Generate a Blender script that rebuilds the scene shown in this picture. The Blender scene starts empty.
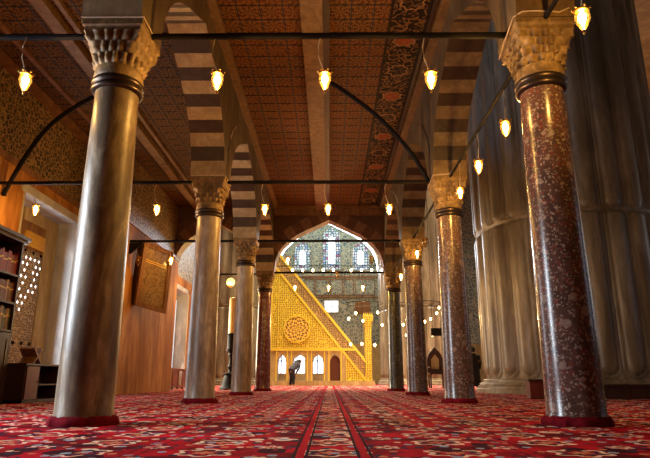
import bpy, math, random
from math import sin, cos, pi, atan2, sqrt
from mathutils import Vector, Matrix

random.seed(7)
scene = bpy.context.scene
COL = scene.collection

# ------------------------------------------------------------------ camera
cam_d = bpy.data.cameras.new('camera')
cam = bpy.data.objects.new('camera', cam_d)
COL.objects.link(cam)
cam.location = (0, 0, 0.4826)
cam.rotation_euler = (pi / 2 + 0.2597, 0, 0.0074)
cam_d.sensor_width = 36.0
cam_d.lens = 562.2 / 650 * 36.0
cam_d.clip_start = 0.05
cam_d.clip_end = 300
scene.camera = cam

# ------------------------------------------------------------------ world, exposure
w = bpy.data.worlds.new('world')
scene.world = w
w.use_nodes = True
w.node_tree.nodes['Background'].inputs[0].default_value = (0.55, 0.7, 1.0, 1)
w.node_tree.nodes['Background'].inputs[1].default_value = 1.0
scene.view_settings.view_transform = 'Standard'
scene.view_settings.look = 'None'
scene.view_settings.exposure = -0.15
scene.view_settings.gamma = 1.0
scene.view_settings.use_curve_mapping = False

def area(name, loc, rot, sx, sy, power, color, spread=pi):
    l = bpy.data.lights.new(name, 'AREA')
    l.shape = 'RECTANGLE'; l.size = sx; l.size_y = sy
    l.energy = power; l.color = color; l.spread = spread
    o = bpy.data.objects.new(name, l)
    o.location = loc; o.rotation_euler = rot
    COL.objects.link(o)
    return o

DAY = (0.80, 0.90, 1.0)
# daylight at the window openings, plus fill lights added for the hall
area('qibla_window_daylight', (0.3, 49.6, 11.5), (-pi / 2, 0, 0), 7, 3.5, 3000, DAY)
area('hall_side_fill', (21.3, 30, 8), (0, pi / 2, 0), 7, 24, 200, (1, .85, .65))  # added warm fill along the right wall, out of view
area('hall_top_fill', (2, 40, 17.3), (0, 0, 0), 20, 14, 7500, (1.0, 0.84, 0.58), pi * .5)  # added fill under the closed hall ceiling, where no opening is built
area('left_window_daylight', (-7.25, 5.6, 2.6), (0, -pi / 2 + .35, 0), 3.0, 1.6, 330, DAY, pi * .7)
area('left_far_window_daylight', (-7.3, 27.3, 2.6), (0, -pi / 2 + .3, 0), 3.4, 3.6, 650, (1.0, .88, .66), pi * .7)
area('niche_window_daylight', (-7.7, 14.4, 2.4), (0, -pi / 2, 0), 3.4, 2.2, 170, DAY)

# ------------------------------------------------------------------ node helpers
class NT:
    def __init__(s, name):
        s.m = bpy.data.materials.new(name)
        s.m.use_nodes = True
        s.t = s.m.node_tree
        s.n = s.t.nodes
        s.b = s.n['Principled BSDF']
    def node(s, typ, ins=None, **kw):
        n = s.n.new(typ)
        for k, v in kw.items():
            setattr(n, k, v)
        for k, v in (ins or {}).items():
            s.put(n.inputs[k], v)
        return n
    def put(s, sock, v):
        if isinstance(v, bpy.types.NodeSocket):
            s.t.links.new(v, sock)
        elif isinstance(v, (tuple, list)) and len(v) == 3 and sock.type == 'RGBA':
            sock.default_value = (*v, 1)
        else:
            sock.default_value = v
    def math(s, op, a, b=0.0, c=0.0):
        n = s.node('ShaderNodeMath', {0: a, 1: b, 2: c}, operation=op)
        return n.outputs[0]
    def coord(s, kind='Object'):
        return s.node('ShaderNodeTexCoord').outputs[kind]
    def geo(s):
        return s.node('ShaderNodeNewGeometry').outputs['Position']
    def xyz(s, v):
        n = s.node('ShaderNodeSeparateXYZ', {0: v})
        return n.outputs[0], n.outputs[1], n.outputs[2]
    def comb(s, x, y, z):
        return s.node('ShaderNodeCombineXYZ', {0: x, 1: y, 2: z}).outputs[0]
    def scale(s, v, k):
        return s.node('ShaderNodeVectorMath', {0: v, 1: k}, operation='MULTIPLY').outputs[0]
    def noise(s, v, sc, det=4, rough=.55, dist=0.0):
        return s.node('ShaderNodeTexNoise', {'Vector': v, 'Scale': sc, 'Detail': det, 'Roughness': rough, 'Distortion': dist}).outputs[0]
    def vor(s, v, sc, feature='F1', rand=1.0):
        n = s.node('ShaderNodeTexVoronoi', feature=feature)
        s.put(n.inputs['Vector'], v); s.put(n.inputs['Scale'], sc); s.put(n.inputs['Randomness'], rand)
        return n
    def ramp(s, f, stops, interp='LINEAR'):
        n = s.node('ShaderNodeValToRGB', {0: f})
        cr = n.color_ramp; cr.interpolation = interp
        while len(cr.elements) < len(stops):
            cr.elements.new(0.5)
        for e, (p, c) in zip(cr.elements, stops):
            e.position = p
            e.color = (*c, 1) if len(c) == 3 else c
        return n.outputs[0]
    def mix(s, f, a, b):
        n = s.node('ShaderNodeMix', data_type='RGBA')
        s.put(n.inputs[0], f); s.put(n.inputs[6], a); s.put(n.inputs[7], b)
        return n.outputs[2]
    def bump(s, h, strength=.3, dist=.02):
        n = s.node('ShaderNodeBump', {'Height': h, 'Strength': strength, 'Distance': dist})
        s.put(s.b.inputs['Normal'], n.outputs[0])
    def out(s, col=None, rough=None, metal=None, spec=None):
        if col is not None: s.put(s.b.inputs['Base Color'], col)
        if rough is not None: s.put(s.b.inputs['Roughness'], rough)
        if metal is not None: s.put(s.b.inputs['Metallic'], metal)
        if spec is not None: s.put(s.b.inputs['Specular IOR Level'], spec)
        return s.m
    def line(s, a, c, w):      # 1 where |a-c| < w
        return s.math('LESS_THAN', s.math('ABSOLUTE', s.math('SUBTRACT', a, c)), w)

def plain(name, col, rough=.6, metal=0.0, noise=0.0, sc=3.0, spec=.5):
    k = NT(name)
    c = col
    if noise:
        f = k.noise(k.geo(), sc)
        c = k.mix(f, tuple(x * (1 - noise) for x in col), tuple(min(1, x * (1 + noise)) for x in col))
    return k.out(c, rough, metal, spec)

def emis(name, col, strength):
    k = NT(name)
    k.b.inputs['Emission Color'].default_value = (*col, 1)
    k.b.inputs['Emission Strength'].default_value = strength
    return k.out(col, .4)

# marble with long veins
def marble(name, c1, c2, c3, sc=1.2, rough=.28, stretch=.35, spec=.5):
    k = NT(name)
    p = k.coord()
    v = k.scale(p, (1, 1, stretch))
    n1 = k.noise(v, sc, 7, .6, 1.4)
    n2 = k.noise(v, sc * 5, 5, .6, .6)
    col = k.ramp(n1, [(.36, c1), (.5, c2), (.63, c3)])
    n3 = k.noise(k.scale(p, (1, 1, .12)), sc * 9, 4, .7)
    col = k.mix(k.ramp(n2, [(.42, (0, 0, 0)), (.68, (.75, .75, .75))]), col, c1)
    col = k.mix(k.ramp(n3, [(.48, (0, 0, 0)), (.7, (.6, .6, .6))]), col, c1)
    k.bump(n2, .2, .012)
    return k.out(col, k.math('MULTIPLY_ADD', n2, .22, rough - .08), 0, spec)

def breccia(name, base, dark, chips, pale, sc=14):
    k = NT(name)
    p = k.coord()
    n = k.noise(p, 2.4, 5, .65, 1.2)
    fine = k.noise(p, 30, 4, .7)
    col = k.mix(k.ramp(n, [(.4, (0, 0, 0)), (.6, (1, 1, 1))]), base, dark)
    wp = k.node('ShaderNodeVectorMath', {0: p, 1: k.scale(k.node('ShaderNodeTexNoise', {'Vector': p, 'Scale': 9.0}).outputs['Color'], (.10, .10, .10))}, operation='ADD').outputs[0]
    for s_, thr, dd, c_, amt, ch in ((sc, .62, .46, chips, .8, 0), (sc * 1.3, .74, .40, pale, .75, 1), (sc * 2.6, .66, .42, pale, .7, 0), (sc * 3.2, .70, .45, dark, .8, 1), (sc * .45, .84, .40, pale, .55, 2)):
        v = k.vor(wp, s_)
        q = k.xyz(v.outputs['Color'])[ch]
        m = k.math('MULTIPLY', k.math('GREATER_THAN', q, thr), k.math('LESS_THAN', v.outputs['Distance'], dd))
        col = k.mix(k.math('MULTIPLY', m, amt), col, c_)
    col = k.mix(k.math('MULTIPLY', fine, .5), col, dark)
    return k.out(col, k.math('MULTIPLY_ADD', fine, .2, .14), 0, .6)

M = {}
M['marble_beige'] = marble('beige_marble', (.085, .055, .032), (.24, .17, .10), (.42, .34, .23), 1.9, .34)
M['marble_grey'] = marble('grey_marble', (.17, .12, .08), (.37, .285, .20), (.55, .47, .37), 1.6, .34)
M['porphyry'] = breccia('red_porphyry', (.17, .035, .03), (.10, .03, .03), (.22, .06, .045), (.42, .28, .22), 11)
M['breccia_red'] = breccia('red_breccia', (.16, .075, .06), (.075, .042, .036), (.24, .06, .045), (.50, .40, .33), 16)
M['breccia_brown'] = breccia('brown_breccia', (.16, .085, .062), (.09, .06, .05), (.22, .09, .06), (.48, .38, .30), 16)
M['breccia_green'] = breccia('green_breccia', (.05, .06, .042), (.035, .04, .035), (.11, .08, .055), (.28, .25, .18), 16)
M['capital'] = marble('carved_stone', (.12, .07, .026), (.25, .155, .062), (.37, .25, .11), 3.0, .55, 1.0)
M['bronze'] = plain('dark_bronze', (.07, .05, .04), .35, .8)
M['iron'] = plain('black_iron', (.008, .006, .006), .6, 0, 0, 3, .15)
M['cord'] = plain('white_cord', (.55, .42, .28), .6)
M['brass'] = plain('brass', (.55, .34, .09), .3, 1.0)
M['pier'] = marble('pier_marble', (.13, .095, .055), (.26, .20, .13), (.37, .31, .22), .7, .38, .2)
M['face'] = marble('wall_marble', (.07, .045, .022), (.14, .095, .048), (.22, .155, .085), .8, .5, .4)
M['face_brown'] = marble('brown_marble', (.26, .10, .022), (.44, .19, .045), (.56, .29, .08), 1.0, .7, .2, .12)
M['stripe_pale'] = marble('pale_voussoir', (.30, .215, .11), (.42, .32, .18), (.50, .40, .24), 2.0, .5, 1)
M['stripe_dark'] = marble('dark_voussoir', (.032, .017, .009), (.05, .026, .013), (.07, .038, .02), 2.0, .5, 1)
M['red_soft'] = marble('red_voussoir', (.085, .030, .018), (.12, .045, .027), (.15, .06, .036), 2.0, .55, 1)
M['amber_soft'] = marble('amber_voussoir', (.16, .07, .036), (.21, .10, .052), (.25, .13, .07), 2.0, .55, 1)
M['amber_arc'] = marble('right_pale_voussoir', (.15, .09, .035), (.22, .14, .06), (.29, .19, .09), 2.0, .5, 1)
M['spandrel_red'] = marble('reddish_plaster', (.075, .03, .016), (.10, .042, .023), (.13, .055, .03), .6, .6, 1)
M['wood_light'] = marble('light_wood', (.16, .085, .028), (.24, .135, .05), (.31, .185, .075), 3, .55, .1)
M['wood_dark'] = plain('dark_wood', (.035, .012, .008), .45, 0, .4, 8)
M['wood_mid'] = marble('brown_wood', (.15, .06, .02), (.24, .11, .04), (.32, .16, .06), 2.5, .5, .1)
M['wood_red'] = plain('red_wood', (.12, .02, .012), .45, 0, .4, 6)
M['white_marble'] = marble('white_marble', (.50, .48, .45), (.66, .65, .63), (.78, .77, .76), 1, .35, .4)
M['jamb'] = marble('cream_marble', (.40, .39, .37), (.54, .53, .51), (.66, .65, .63), .8, .35, .4)
M['gold'] = plain('gold_leaf', (.72, .44, .06), .4, .35, .2, 6)
M['skirt'] = plain('red_carpet_edging', (.14, .006, .012), .95, 0, .9, 14, .05)
M['black_cloth'] = plain('black_cloth', (.012, .011, .014), .9)
M['navy_cloth'] = plain('dark_blue_cloth', (.035, .04, .07), .9)
M['skin'] = plain('skin', (.42, .22, .14), .6)
M['hair'] = plain('dark_hair', (.02, .012, .01), .8)
M['pane'] = emis('daylight_pane', (.82, .90, 1.0), 2.2)
M['pane_soft'] = emis('soft_daylight_pane', (.62, .78, 1.0), .9)

# --- carved ceiling
def ceiling_mat(name, base1, base2, linec, cell, medal=None):
    k = NT(name)
    x, y, z = k.xyz(k.geo())
    def loc(a):
        return k.math('SUBTRACT', k.math('MULTIPLY', k.math('FRACT', k.math('DIVIDE', a, cell)), 2.0), 1.0)
    u, v = loc(x), loc(y)
    r = k.math('SQRT', k.math('ADD', k.math('MULTIPLY', u, u), k.math('MULTIPLY', v, v)))
    th = k.math('ARCTAN2', v, u)
    a = k.math('SINE', k.math('ADD', k.math('MULTIPLY', th, 8.0), k.math('MULTIPLY', k.math('SINE', k.math('MULTIPLY', r, 9.0)), 2.2)))
    b = k.math('SINE', k.math('MULTIPLY', r, 15.0))
    pat = k.math('MULTIPLY', a, b)
    lines = k.math('GREATER_THAN', pat, .12)
    big = k.noise(k.comb(x, y, 0), .8, 3)
    base = k.mix(k.ramp(big, [(.4, (0, 0, 0)), (.6, (1, 1, 1))]), base1, base2)
    col = k.mix(k.math('MULTIPLY', lines, .75), base, linec)
    nz = k.vor(k.comb(x, y, 0), 26, 'DISTANCE_TO_EDGE')
    col = k.mix(k.math('MULTIPLY', k.math('LESS_THAN', nz.outputs['Distance'], .08), .5), col, linec)
    if medal:
        lo, hi = medal
        mid = (lo + hi) / 2; hw = (hi - lo) / 2
        inb = k.line(x, mid, hw)
        uu = k.math('DIVIDE', k.math('SUBTRACT', x, mid), hw)
        per = 1.25
        vv = k.math('SUBTRACT', k.math('MULTIPLY', k.math('FRACT', k.math('DIVIDE', y, per)), 2.0), 1.0)
        vv2 = k.math('MULTIPLY', vv, per / 2 / hw)
        rr = k.math('SQRT', k.math('ADD', k.math('MULTIPLY', uu, uu), k.math('MULTIPLY', vv2, vv2)))
        tt = k.math('ARCTAN2', vv2, uu)
        scal = k.math('ADD', rr, k.math('MULTIPLY', k.math('COSINE', k.math('MULTIPLY', tt, 8.0)), .06))
        disc = k.math('LESS_THAN', scal, .52)
        ring = k.line(scal, .6, .045)
        vine = k.vor(k.comb(x, y, 0), 7, 'SMOOTH_F1')
        vine2 = k.line(k.math('FRACT', k.math('MULTIPLY', vine.outputs['Distance'], 3.0)), .5, .17)
        alt = k.math('GREATER_THAN', k.math('FRACT', k.math('DIVIDE', y, per * 2)), .5)
        bandc = k.mix(vine2, (.016, .007, .004), (.21, .10, .032))
        dcol = k.mix(alt, (.30, .06, .014), (.022, .008, .006))
        dcol = k.mix(k.math('MULTIPLY', vine2, .35), dcol, (.35, .2, .07))
        bandc = k.mix(disc, bandc, dcol)
        bandc = k.mix(ring, bandc, (.4, .22, .08))
        col = k.mix(inb, col, bandc)
        for c in (lo, hi):
            col = k.mix(k.line(x, c, .03), col, (.02, .01, .006))
    k.bump(pat, .4, .01)
    return k.out(col, .7, 0, .15)
M['ceil_nave'] = ceiling_mat('carved_nave_ceiling', (.075, .009, .004), (.018, .006, .003), (.33, .15, .035), .45, (1.25, 2.0))
M['ceil_aisle'] = ceiling_mat('carved_aisle_ceiling', (.024, .008, .004), (.014, .006, .004), (.24, .115, .03), .45)
M['batten'] = plain('ceiling_batten', (.016, .007, .004), .6)

# --- glazed tiles
def tile_mat(name, dark, mid, linec, sc, plane='yz'):
    k = NT(name)
    x, y, z = k.xyz(k.geo())
    a = y if plane == 'yz' else x
    p = k.comb(a, z, 0)
    v = k.vor(p, sc, 'DISTANCE_TO_EDGE')
    v1 = k.vor(p, sc)
    n = k.noise(p, 1.1, 2)
    col = k.mix(k.ramp(n, [(.4, (0, 0, 0)), (.62, (1, 1, 1))]), dark, mid)
    l1 = k.math('LESS_THAN', v.outputs['Distance'], .10)
    l2 = k.line(v1.outputs['Distance'], .34, .055)
    col = k.mix(k.math('MAXIMUM', k.math('MULTIPLY', l1, .9), k.math('MULTIPLY', l2, .7)), col, linec)
    return k.out(col, .5, 0, .3)
M['tile_left'] = tile_mat('dark_flower_tiles', (.012, .010, .008), (.022, .016, .010), (.36, .23, .09), 7.0)
M['tile_far'] = tile_mat('pale_blue_tiles', (.07, .13, .16), (.15, .21, .20), (.40, .42, .33), 3.2, 'xz')
M['tile_green'] = tile_mat('green_tiles', (.07, .08, .03), (.12, .11, .04), (.38, .30, .09), 4.0)

# --- minbar side: gilded geometric carving
def gilt(name, c1, c2, sc, thr):
    k = NT(name)
    x, y, z = k.xyz(k.geo())
    p = k.comb(x, z, 0)
    v = k.vor(p, sc, 'DISTANCE_TO_EDGE', .45)
    g1 = k.math('SINE', k.math('MULTIPLY', k.math('ADD', x, z), sc * 2.0))
    g2 = k.math('SINE', k.math('MULTIPLY', k.math('SUBTRACT', x, z), sc * 2.0))
    g = k.math('MULTIPLY', g1, g2)
    f = k.math('MAXIMUM', k.math('LESS_THAN', v.outputs['Distance'], thr), k.math('MULTIPLY', k.math('LESS_THAN', k.math('ABSOLUTE', g), .1), .4))
    col = k.mix(f, c1, c2)
    k.bump(v.outputs['Distance'], .5, .05)
    return k.out(col, .45, .15)
M['gilt'] = gilt('gilded_carving', (.24, .17, .015), (.66, .52, .045), 6.5, .14)
M['gilt_border'] = plain('gilded_border', (.66, .52, .055), .45, .2)
M['lattice'] = gilt('pierced_marble', (.05, .035, .02), (.45, .30, .10), 8, .13)
M['stone_warm'] = marble('warm_marble', (.28, .20, .08), (.42, .32, .14), (.54, .44, .21), .8, .45, .4)

def medallion_mat():
    k = NT('minbar_medallion_carving')
    x, y, z = k.xyz(k.coord())
    r = k.math('SQRT', k.math('ADD', k.math('MULTIPLY', x, x), k.math('MULTIPLY', z, z)))
    th = k.math('ARCTAN2', z, x)
    a = k.math('SINE', k.math('MULTIPLY', th, 12.0))
    b = k.math('SINE', k.math('ADD', k.math('MULTIPLY', r, 22.0), k.math('MULTIPLY', k.math('COSINE', k.math('MULTIPLY', th, 6.0)), 1.8)))
    f = k.math('LESS_THAN', k.math('MULTIPLY', a, b), .05)
    return k.out(k.mix(f, (.14, .085, .02), (.75, .50, .08)), .45, .1)
M['medal'] = medallion_mat()

# --- carpet
def carpet():
    k = NT('red_patterned_carpet')
    x, y, z = k.xyz(k.geo())
    p = k.comb(x, y, 0)
    nz = k.noise(p, 2.2, 4)
    col = k.mix(k.ramp(nz, [(.38, (0, 0, 0)), (.6, (1, 1, 1))]), (.085, .001, .004), (.50, .003, .014))
    # rows of large medallions, offset brickwise
    def motif(col, px_, py_, ox, oy, R_, pal):
        u = k.math('SUBTRACT', k.math('FRACT', k.math('DIVIDE', k.math('ADD', x, ox), px_)), .5)
        v = k.math('SUBTRACT', k.math('FRACT', k.math('DIVIDE', k.math('ADD', y, oy), py_)), .5)
        u = k.math('MULTIPLY', u, px_); v = k.math('MULTIPLY', v, py_)
        r = k.math('SQRT', k.math('ADD', k.math('MULTIPLY', u, u), k.math('MULTIPLY', v, v)))
        th = k.math('ARCTAN2', v, u)
        r = k.math('ADD', r, k.math('MULTIPLY', k.math('COSINE', k.math('MULTIPLY', th, 6.0)), R_ * .16))
        r = k.math('ADD', r, k.math('MULTIPLY', k.math('SUBTRACT', k.noise(p, 14, 2), .5), R_ * .5))
        for rad, wd, c_ in pal:
            col = k.mix(k.line(r, R_ * rad, R_ * wd), col, c_)
        return col
    PALE = (.76, .56, .43); NAVY = (.02, .022, .05); PEACH = (.52, .20, .10); BLUE = (.28, .34, .46)
    col = motif(col, .84, .62, .42, 0, .17, ((1.0, .12, PALE), (.70, .10, NAVY), (.1, .25, PEACH)))
    col = motif(col, .84, .62, .0, .31, .13, ((1.0, .12, NAVY), (.45, .16, PALE), (.0, .2, (.35, .01, .02))))
    def layer(col, sc, thr, size, c_, chan):
        v = k.vor(k.scale(p, (1, .8, 1)), sc, 'F1', .9)
        ch = k.xyz(v.outputs['Color'])[chan]
        m = k.math('MULTIPLY', k.math('GREATER_THAN', ch, thr), k.math('LESS_THAN', v.outputs['Distance'], size))
        return k.mix(m, col, c_)
    col = layer(col, 3.4, .70, .40, (.045, .003, .010), 0)
    col = layer(col, 3.8, .80, .30, PALE, 1)
    col = layer(col, 3.8, .80, .16, BLUE, 1)
    col = layer(col, 9.0, .70, .34, (.42, .01, .02), 2)
    col = layer(col, 9.0, .76, .34, NAVY, 0)
    col = layer(col, 10.0, .84, .32, PEACH, 1)
    col = layer(col, 11.0, .90, .34, PALE, 0)
    col = layer(col, 9.0, .90, .34, BLUE, 2)
    for c, ww, am in ((-.19, .026, 1), (.23, .026, 1), (-1.30, .03, .6), (1.34, .03, .6)):
        col = k.mix(k.math('MULTIPLY', k.line(x, c, ww), am), col, (.40, .004, .012))
        for sg in (-1, 1):
            col = k.mix(k.math('MULTIPLY', k.line(x, c + sg * (ww + .015), .010), am), col, (.03, .004, .01))
    fz = k.noise(p, 160, 2)
    k.bump(fz, .5, .01)
    return k.out(col, .95, 0, .03)
M['carpet'] = carpet()

def stained():
    k = NT('stained_glass')
    x, y, z = k.xyz(k.geo())
    p = k.comb(x, z, 0)
    v = k.vor(p, 4.2, 'F1', .4)
    e = k.vor(p, 4.2, 'DISTANCE_TO_EDGE', .4)
    c = k.xyz(v.outputs['Color'])[0]
    col = k.ramp(c, [(0, (.80, .92, 1)), (.35, (.25, .45, .80)), (.5, (.95, .97, 1)), (.72, (.55, .12, .30)), (.8, (.35, .65, .62)), (.9, (.9, .95, 1))], 'CONSTANT')
    lead = k.math('LESS_THAN', e.outputs['Distance'], .13)
    col = k.mix(lead, col, (.03, .05, .06))
    k.put(k.b.inputs['Emission Color'], col)
    k.b.inputs['Emission Strength'].default_value = 0.85
    return k.out((.05, .06, .07), .2)
M['stained'] = stained()
M['star_glass'] = emis('bright_star_pane', (.9, .95, 1.0), 3.0)
def screen_mat():
    k = NT('inlaid_screen')
    x, y, z = k.xyz(k.geo())
    p = k.comb(y, z, 0)
    v = k.vor(p, 16, 'DISTANCE_TO_EDGE', .6)
    return k.out(k.mix(k.math('LESS_THAN', v.outputs['Distance'], .12), (.07, .045, .03), (.50, .42, .33)), .5)
M['screen'] = screen_mat()

def jar_mat():
    k = NT('amber_lamp_glass')
    t = k.node('ShaderNodeBsdfTransparent', {0: (1.0, .84, .52)})
    g = k.node('ShaderNodeBsdfGlossy', {0: (1, .9, .7), 1: .12})
    fr = k.node('ShaderNodeFresnel', {0: 1.45})
    mx = k.node('ShaderNodeMixShader', {0: fr.outputs[0], 1: t.outputs[0], 2: g.outputs[0]})
    k.t.links.new(mx.outputs[0], k.n['Material Output'].inputs[0])
    return k.m
M['jar'] = jar_mat()
M['bulb'] = emis('glowing_bulb', (1.0, .72, .32), 90)
M['bulb_off'] = plain('clear_unlit_bulb', (.55, .5, .42), .15)
M['lamp_glow'] = emis('small_glowing_lamp', (1.0, .66, .26), 22)
M['globe_glow'] = emis('yellow_globe_glass', (1.0, .66, .16), 2.6)

# ------------------------------------------------------------------ mesh helpers
class MB:
    def __init__(s):
        s.v = []; s.f = []; s.mi = []
    def quad(s, pts, mi=0):
        i = len(s.v); s.v += [tuple(p) for p in pts]
        s.f.append(tuple(range(i, i + len(pts)))); s.mi.append(mi)
    def box(s, x0, x1, y0, y1, z0, z1, mi=0):
        i = len(s.v)
        s.v += [(x, y, z) for z in (z0, z1) for y in (y0, y1) for x in (x0, x1)]
        for f in ((0, 2, 3, 1), (4, 5, 7, 6), (0, 1, 5, 4), (2, 6, 7, 3), (0, 4, 6, 2), (1, 3, 7, 5)):
            s.f.append(tuple(i + a for a in f)); s.mi.append(mi)
        return s
    def lathe(s, prof, seg=24, c=(0, 0), mi=0, cap=True):
        i0 = len(s.v); n = len(prof)
        for r, z in prof:
            for k in range(seg):
                a = 2 * pi * k / seg
                s.v.append((c[0] + r * cos(a), c[1] + r * sin(a), z))
        for j in range(n - 1):
            for k in range(seg):
                k2 = (k + 1) % seg
                s.f.append((i0 + j * seg + k, i0 + j * seg + k2, i0 + (j + 1) * seg + k2, i0 + (j + 1) * seg + k)); s.mi.append(mi)
        if cap:
            s.f.append(tuple(i0 + k for k in reversed(range(seg)))); s.mi.append(mi)
            s.f.append(tuple(i0 + (n - 1) * seg + k for k in range(seg))); s.mi.append(mi)
        return s
    def tube(s, pts, r, seg=8, mi=0):
        pts = [Vector(p) for p in pts]
        i0 = len(s.v); n = len(pts)
        up = Vector((0, 0, 1))
        t0 = (pts[1] - pts[0]).normalized()
        if abs(t0.z) > .95: up = Vector((1, 0, 0))
        for j, p in enumerate(pts):
            t = (pts[min(j + 1, n - 1)] - pts[max(j - 1, 0)]).normalized()
            a = t.cross(up).normalized(); b = a.cross(t)
            rr = r[j] if isinstance(r, (list, tuple)) else r
            for k in range(seg):
                q = p + a * rr * cos(2 * pi * k / seg) + b * rr * sin(2 * pi * k / seg)
                s.v.append(tuple(q))
        for j in range(n - 1):
            for k in range(seg):
                k2 = (k + 1) % seg
                s.f.append((i0 + j * seg + k, i0 + j * seg + k2, i0 + (j + 1) * seg + k2, i0 + (j + 1) * seg + k)); s.mi.append(mi)
        s.f.append(tuple(i0 + k for k in reversed(range(seg)))); s.mi.append(mi)
        s.f.append(tuple(i0 + (n - 1) * seg + k for k in range(seg))); s.mi.append(mi)
        return s
    def prism(s, poly, axis, a0, a1, mi=0):
        """poly: 2-D outline; axis 'y' -> (x,z) outline extruded along y; axis 'x' -> (y,z) along x; axis 'z' -> (x,y)"""
        def P(u, v, a):
            return {'y': (u, a, v), 'x': (a, u, v), 'z': (u, v, a)}[axis]
        i0 = len(s.v); n = len(poly)
        for a in (a0, a1):
            s.v += [P(u, v, a) for u, v in poly]
        s.f.append(tuple(i0 + k for k in range(n))); s.mi.append(mi)
        s.f.append(tuple(i0 + n + k for k in reversed(range(n)))); s.mi.append(mi)
        for k in range(n):
            k2 = (k + 1) % n
            s.f.append((i0 + k, i0 + n + k, i0 + n + k2, i0 + k2)); s.mi.append(mi)
        return s
    def ball(s, c, rx, ry=None, rz=None, seg=12, ring=8, mi=0):
        ry = ry or rx; rz = rz or rx
        prof = []
        i0 = len(s.v)
        for j in range(ring + 1):
            t = -pi / 2 + pi * j / ring
            for k in range(seg):
                a = 2 * pi * k / seg
                s.v.append((c[0] + rx * cos(t) * cos(a), c[1] + ry * cos(t) * sin(a), c[2] + rz * sin(t)))
        for j in range(ring):
            for k in range(seg):
                k2 = (k + 1) % seg
                s.f.append((i0 + j * seg + k, i0 + j * seg + k2, i0 + (j + 1) * seg + k2, i0 + (j + 1) * seg + k)); s.mi.append(mi)
        return s
    def build(s, name, mats, parent=None, smooth=False, loc=None, angle=.6, recalc=True):
        me = bpy.data.meshes.new(name)
        me.from_pydata(s.v, [], s.f)
        if not isinstance(mats, (list, tuple)): mats = [mats]
        for m in mats: me.materials.append(m)
        me.polygons.foreach_set('material_index', s.mi)
        if recalc:
            import bmesh
            bm = bmesh.new(); bm.from_mesh(me)
            bmesh.ops.remove_doubles(bm, verts=bm.verts, dist=1e-5)
            bmesh.ops.recalc_face_normals(bm, faces=bm.faces)
            bm.to_mesh(me); bm.free()
        if smooth:
            me.polygons.foreach_set('use_smooth', [True] * len(me.polygons))
            me.set_sharp_from_angle(angle=angle)
        me.update()
        o = bpy.data.objects.new(name, me)
        COL.objects.link(o)
        if parent: o.parent = parent
        if loc: o.location = loc
        return o

def tag(o, label, cat, group=None):
    o['label'] = label; o['category'] = cat
    if group: o['group'] = group
    return o
def struct(o):
    o['kind'] = 'structure'
    return o
def thing(name, label, cat, loc=(0, 0, 0), rz=0, group=None):
    o = bpy.data.objects.new(name, None)
    o.empty_display_size = .2
    COL.objects.link(o)
    o.location = loc; o.rotation_euler = (0, 0, rz)
    return tag(o, label, cat, group)
def copy_tree(o, parent=None):
    c = o.copy(); COL.objects.link(c)
    if parent: c.parent = parent
    for ch in list(o.children):
        copy_tree(ch, c)
    return c

ROW = [6.383 + 5.605 * i for i in range(-1, 4)]       # row 0 (beside the camera) .. row 4
CX = 2.66
ZA = 4.77                                              # top of the abaci
ZC = 7.5                                               # ceiling

# ------------------------------------------------------------------ structure: floor
f = MB(); f.box(-14, 22, -3, 50, -.1, 0)
struct(f.build('floor', M['carpet']))

# arch profile: returns (x, z) from right spring (a,0) over the apex to (-a,0)
def arch_pts(a, b, n):
    def half(t):
        p0, p1, p2, p3 = (a, 0), (a, .64 * b), (.42 * a, .76 * b), (0, b)
        u = 1 - t
        return tuple(u**3 * p0[i] + 3*u*u*t * p1[i] + 3*u*t*t * p2[i] + t**3 * p3[i] for i in (0, 1))
    R = [half(i / n) for i in range(n + 1)]
    return R + [(-x, z) for x, z in reversed(R[:-1])]

def arch_wall(name, axis, c, half, a, zs, b, ztop, t0, t1, soff, faces, spand, n=10, th=.5, lift=.02):
    """axis 'y': arch spans along y, wall from x=t0..t1; axis 'x': spans along x, wall y=t0..t1"""
    mb = MB()
    inner = arch_pts(a, b, n)
    outer = []
    m = len(inner)
    for i, (x, z) in enumerate(inner):
        x0, z0 = inner[max(i - 1, 0)]; x1, z1 = inner[min(i + 1, m - 1)]
        dx, dz = x1 - x0, z1 - z0; L = sqrt(dx*dx + dz*dz)
        nx, nz = dz / L, -dx / L
        if i == m // 2: nx, nz = 0, 1.12
        ox, oz = x + nx * th, z + nz * th
        outer.append((max(-half, min(half, ox)), max(0, oz)))
    def P(u, z, t):
        return (c + u, t, zs + z) if axis == 'x' else (t, c + u, zs + z)
    e0, e1 = (t0 - lift, t1 + lift)
    for i in range(m - 1):
        q = [inner[i], inner[i + 1], outer[i + 1], outer[i]]
        s_, fc = soff[i % 2], faces[i % 2]
        mb.quad([P(*q[0], e0), P(*q[0], e1), P(*q[1], e1), P(*q[1], e0)], s_)
        mb.quad([P(*p, e0) for p in q], fc)
        mb.quad([P(*p, e1) for p in q], fc)
    H = ztop - zs
    for t in (t0, t1):
        for i in range(m - 1):
            (xa, za), (xb, zb) = outer[i], outer[i + 1]
            if abs(xa - xb) > 1e-4:
                mb.quad([P(xa, za, t), P(xb, zb, t), P(xb, H, t), P(xa, H, t)], spand)
        for sgn in (1, -1):
            x0 = sgn * outer[0][0] if sgn > 0 else outer[-1][0]
            x1 = sgn * half
            if abs(x0 - x1) > 1e-4:
                mb.quad([P(x0, 0, t), P(x1, 0, t), P(x1, H, t), P(x0, H, t)], spand)
    # impost undersides and ends
    for sgn in (1, -1):
        mb.quad([P(sgn * a, 0, e0), P(sgn * a, 0, e1), P(sgn * half, 0, e1), P(sgn * half, 0, e0)], spand)
    return mb

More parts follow.
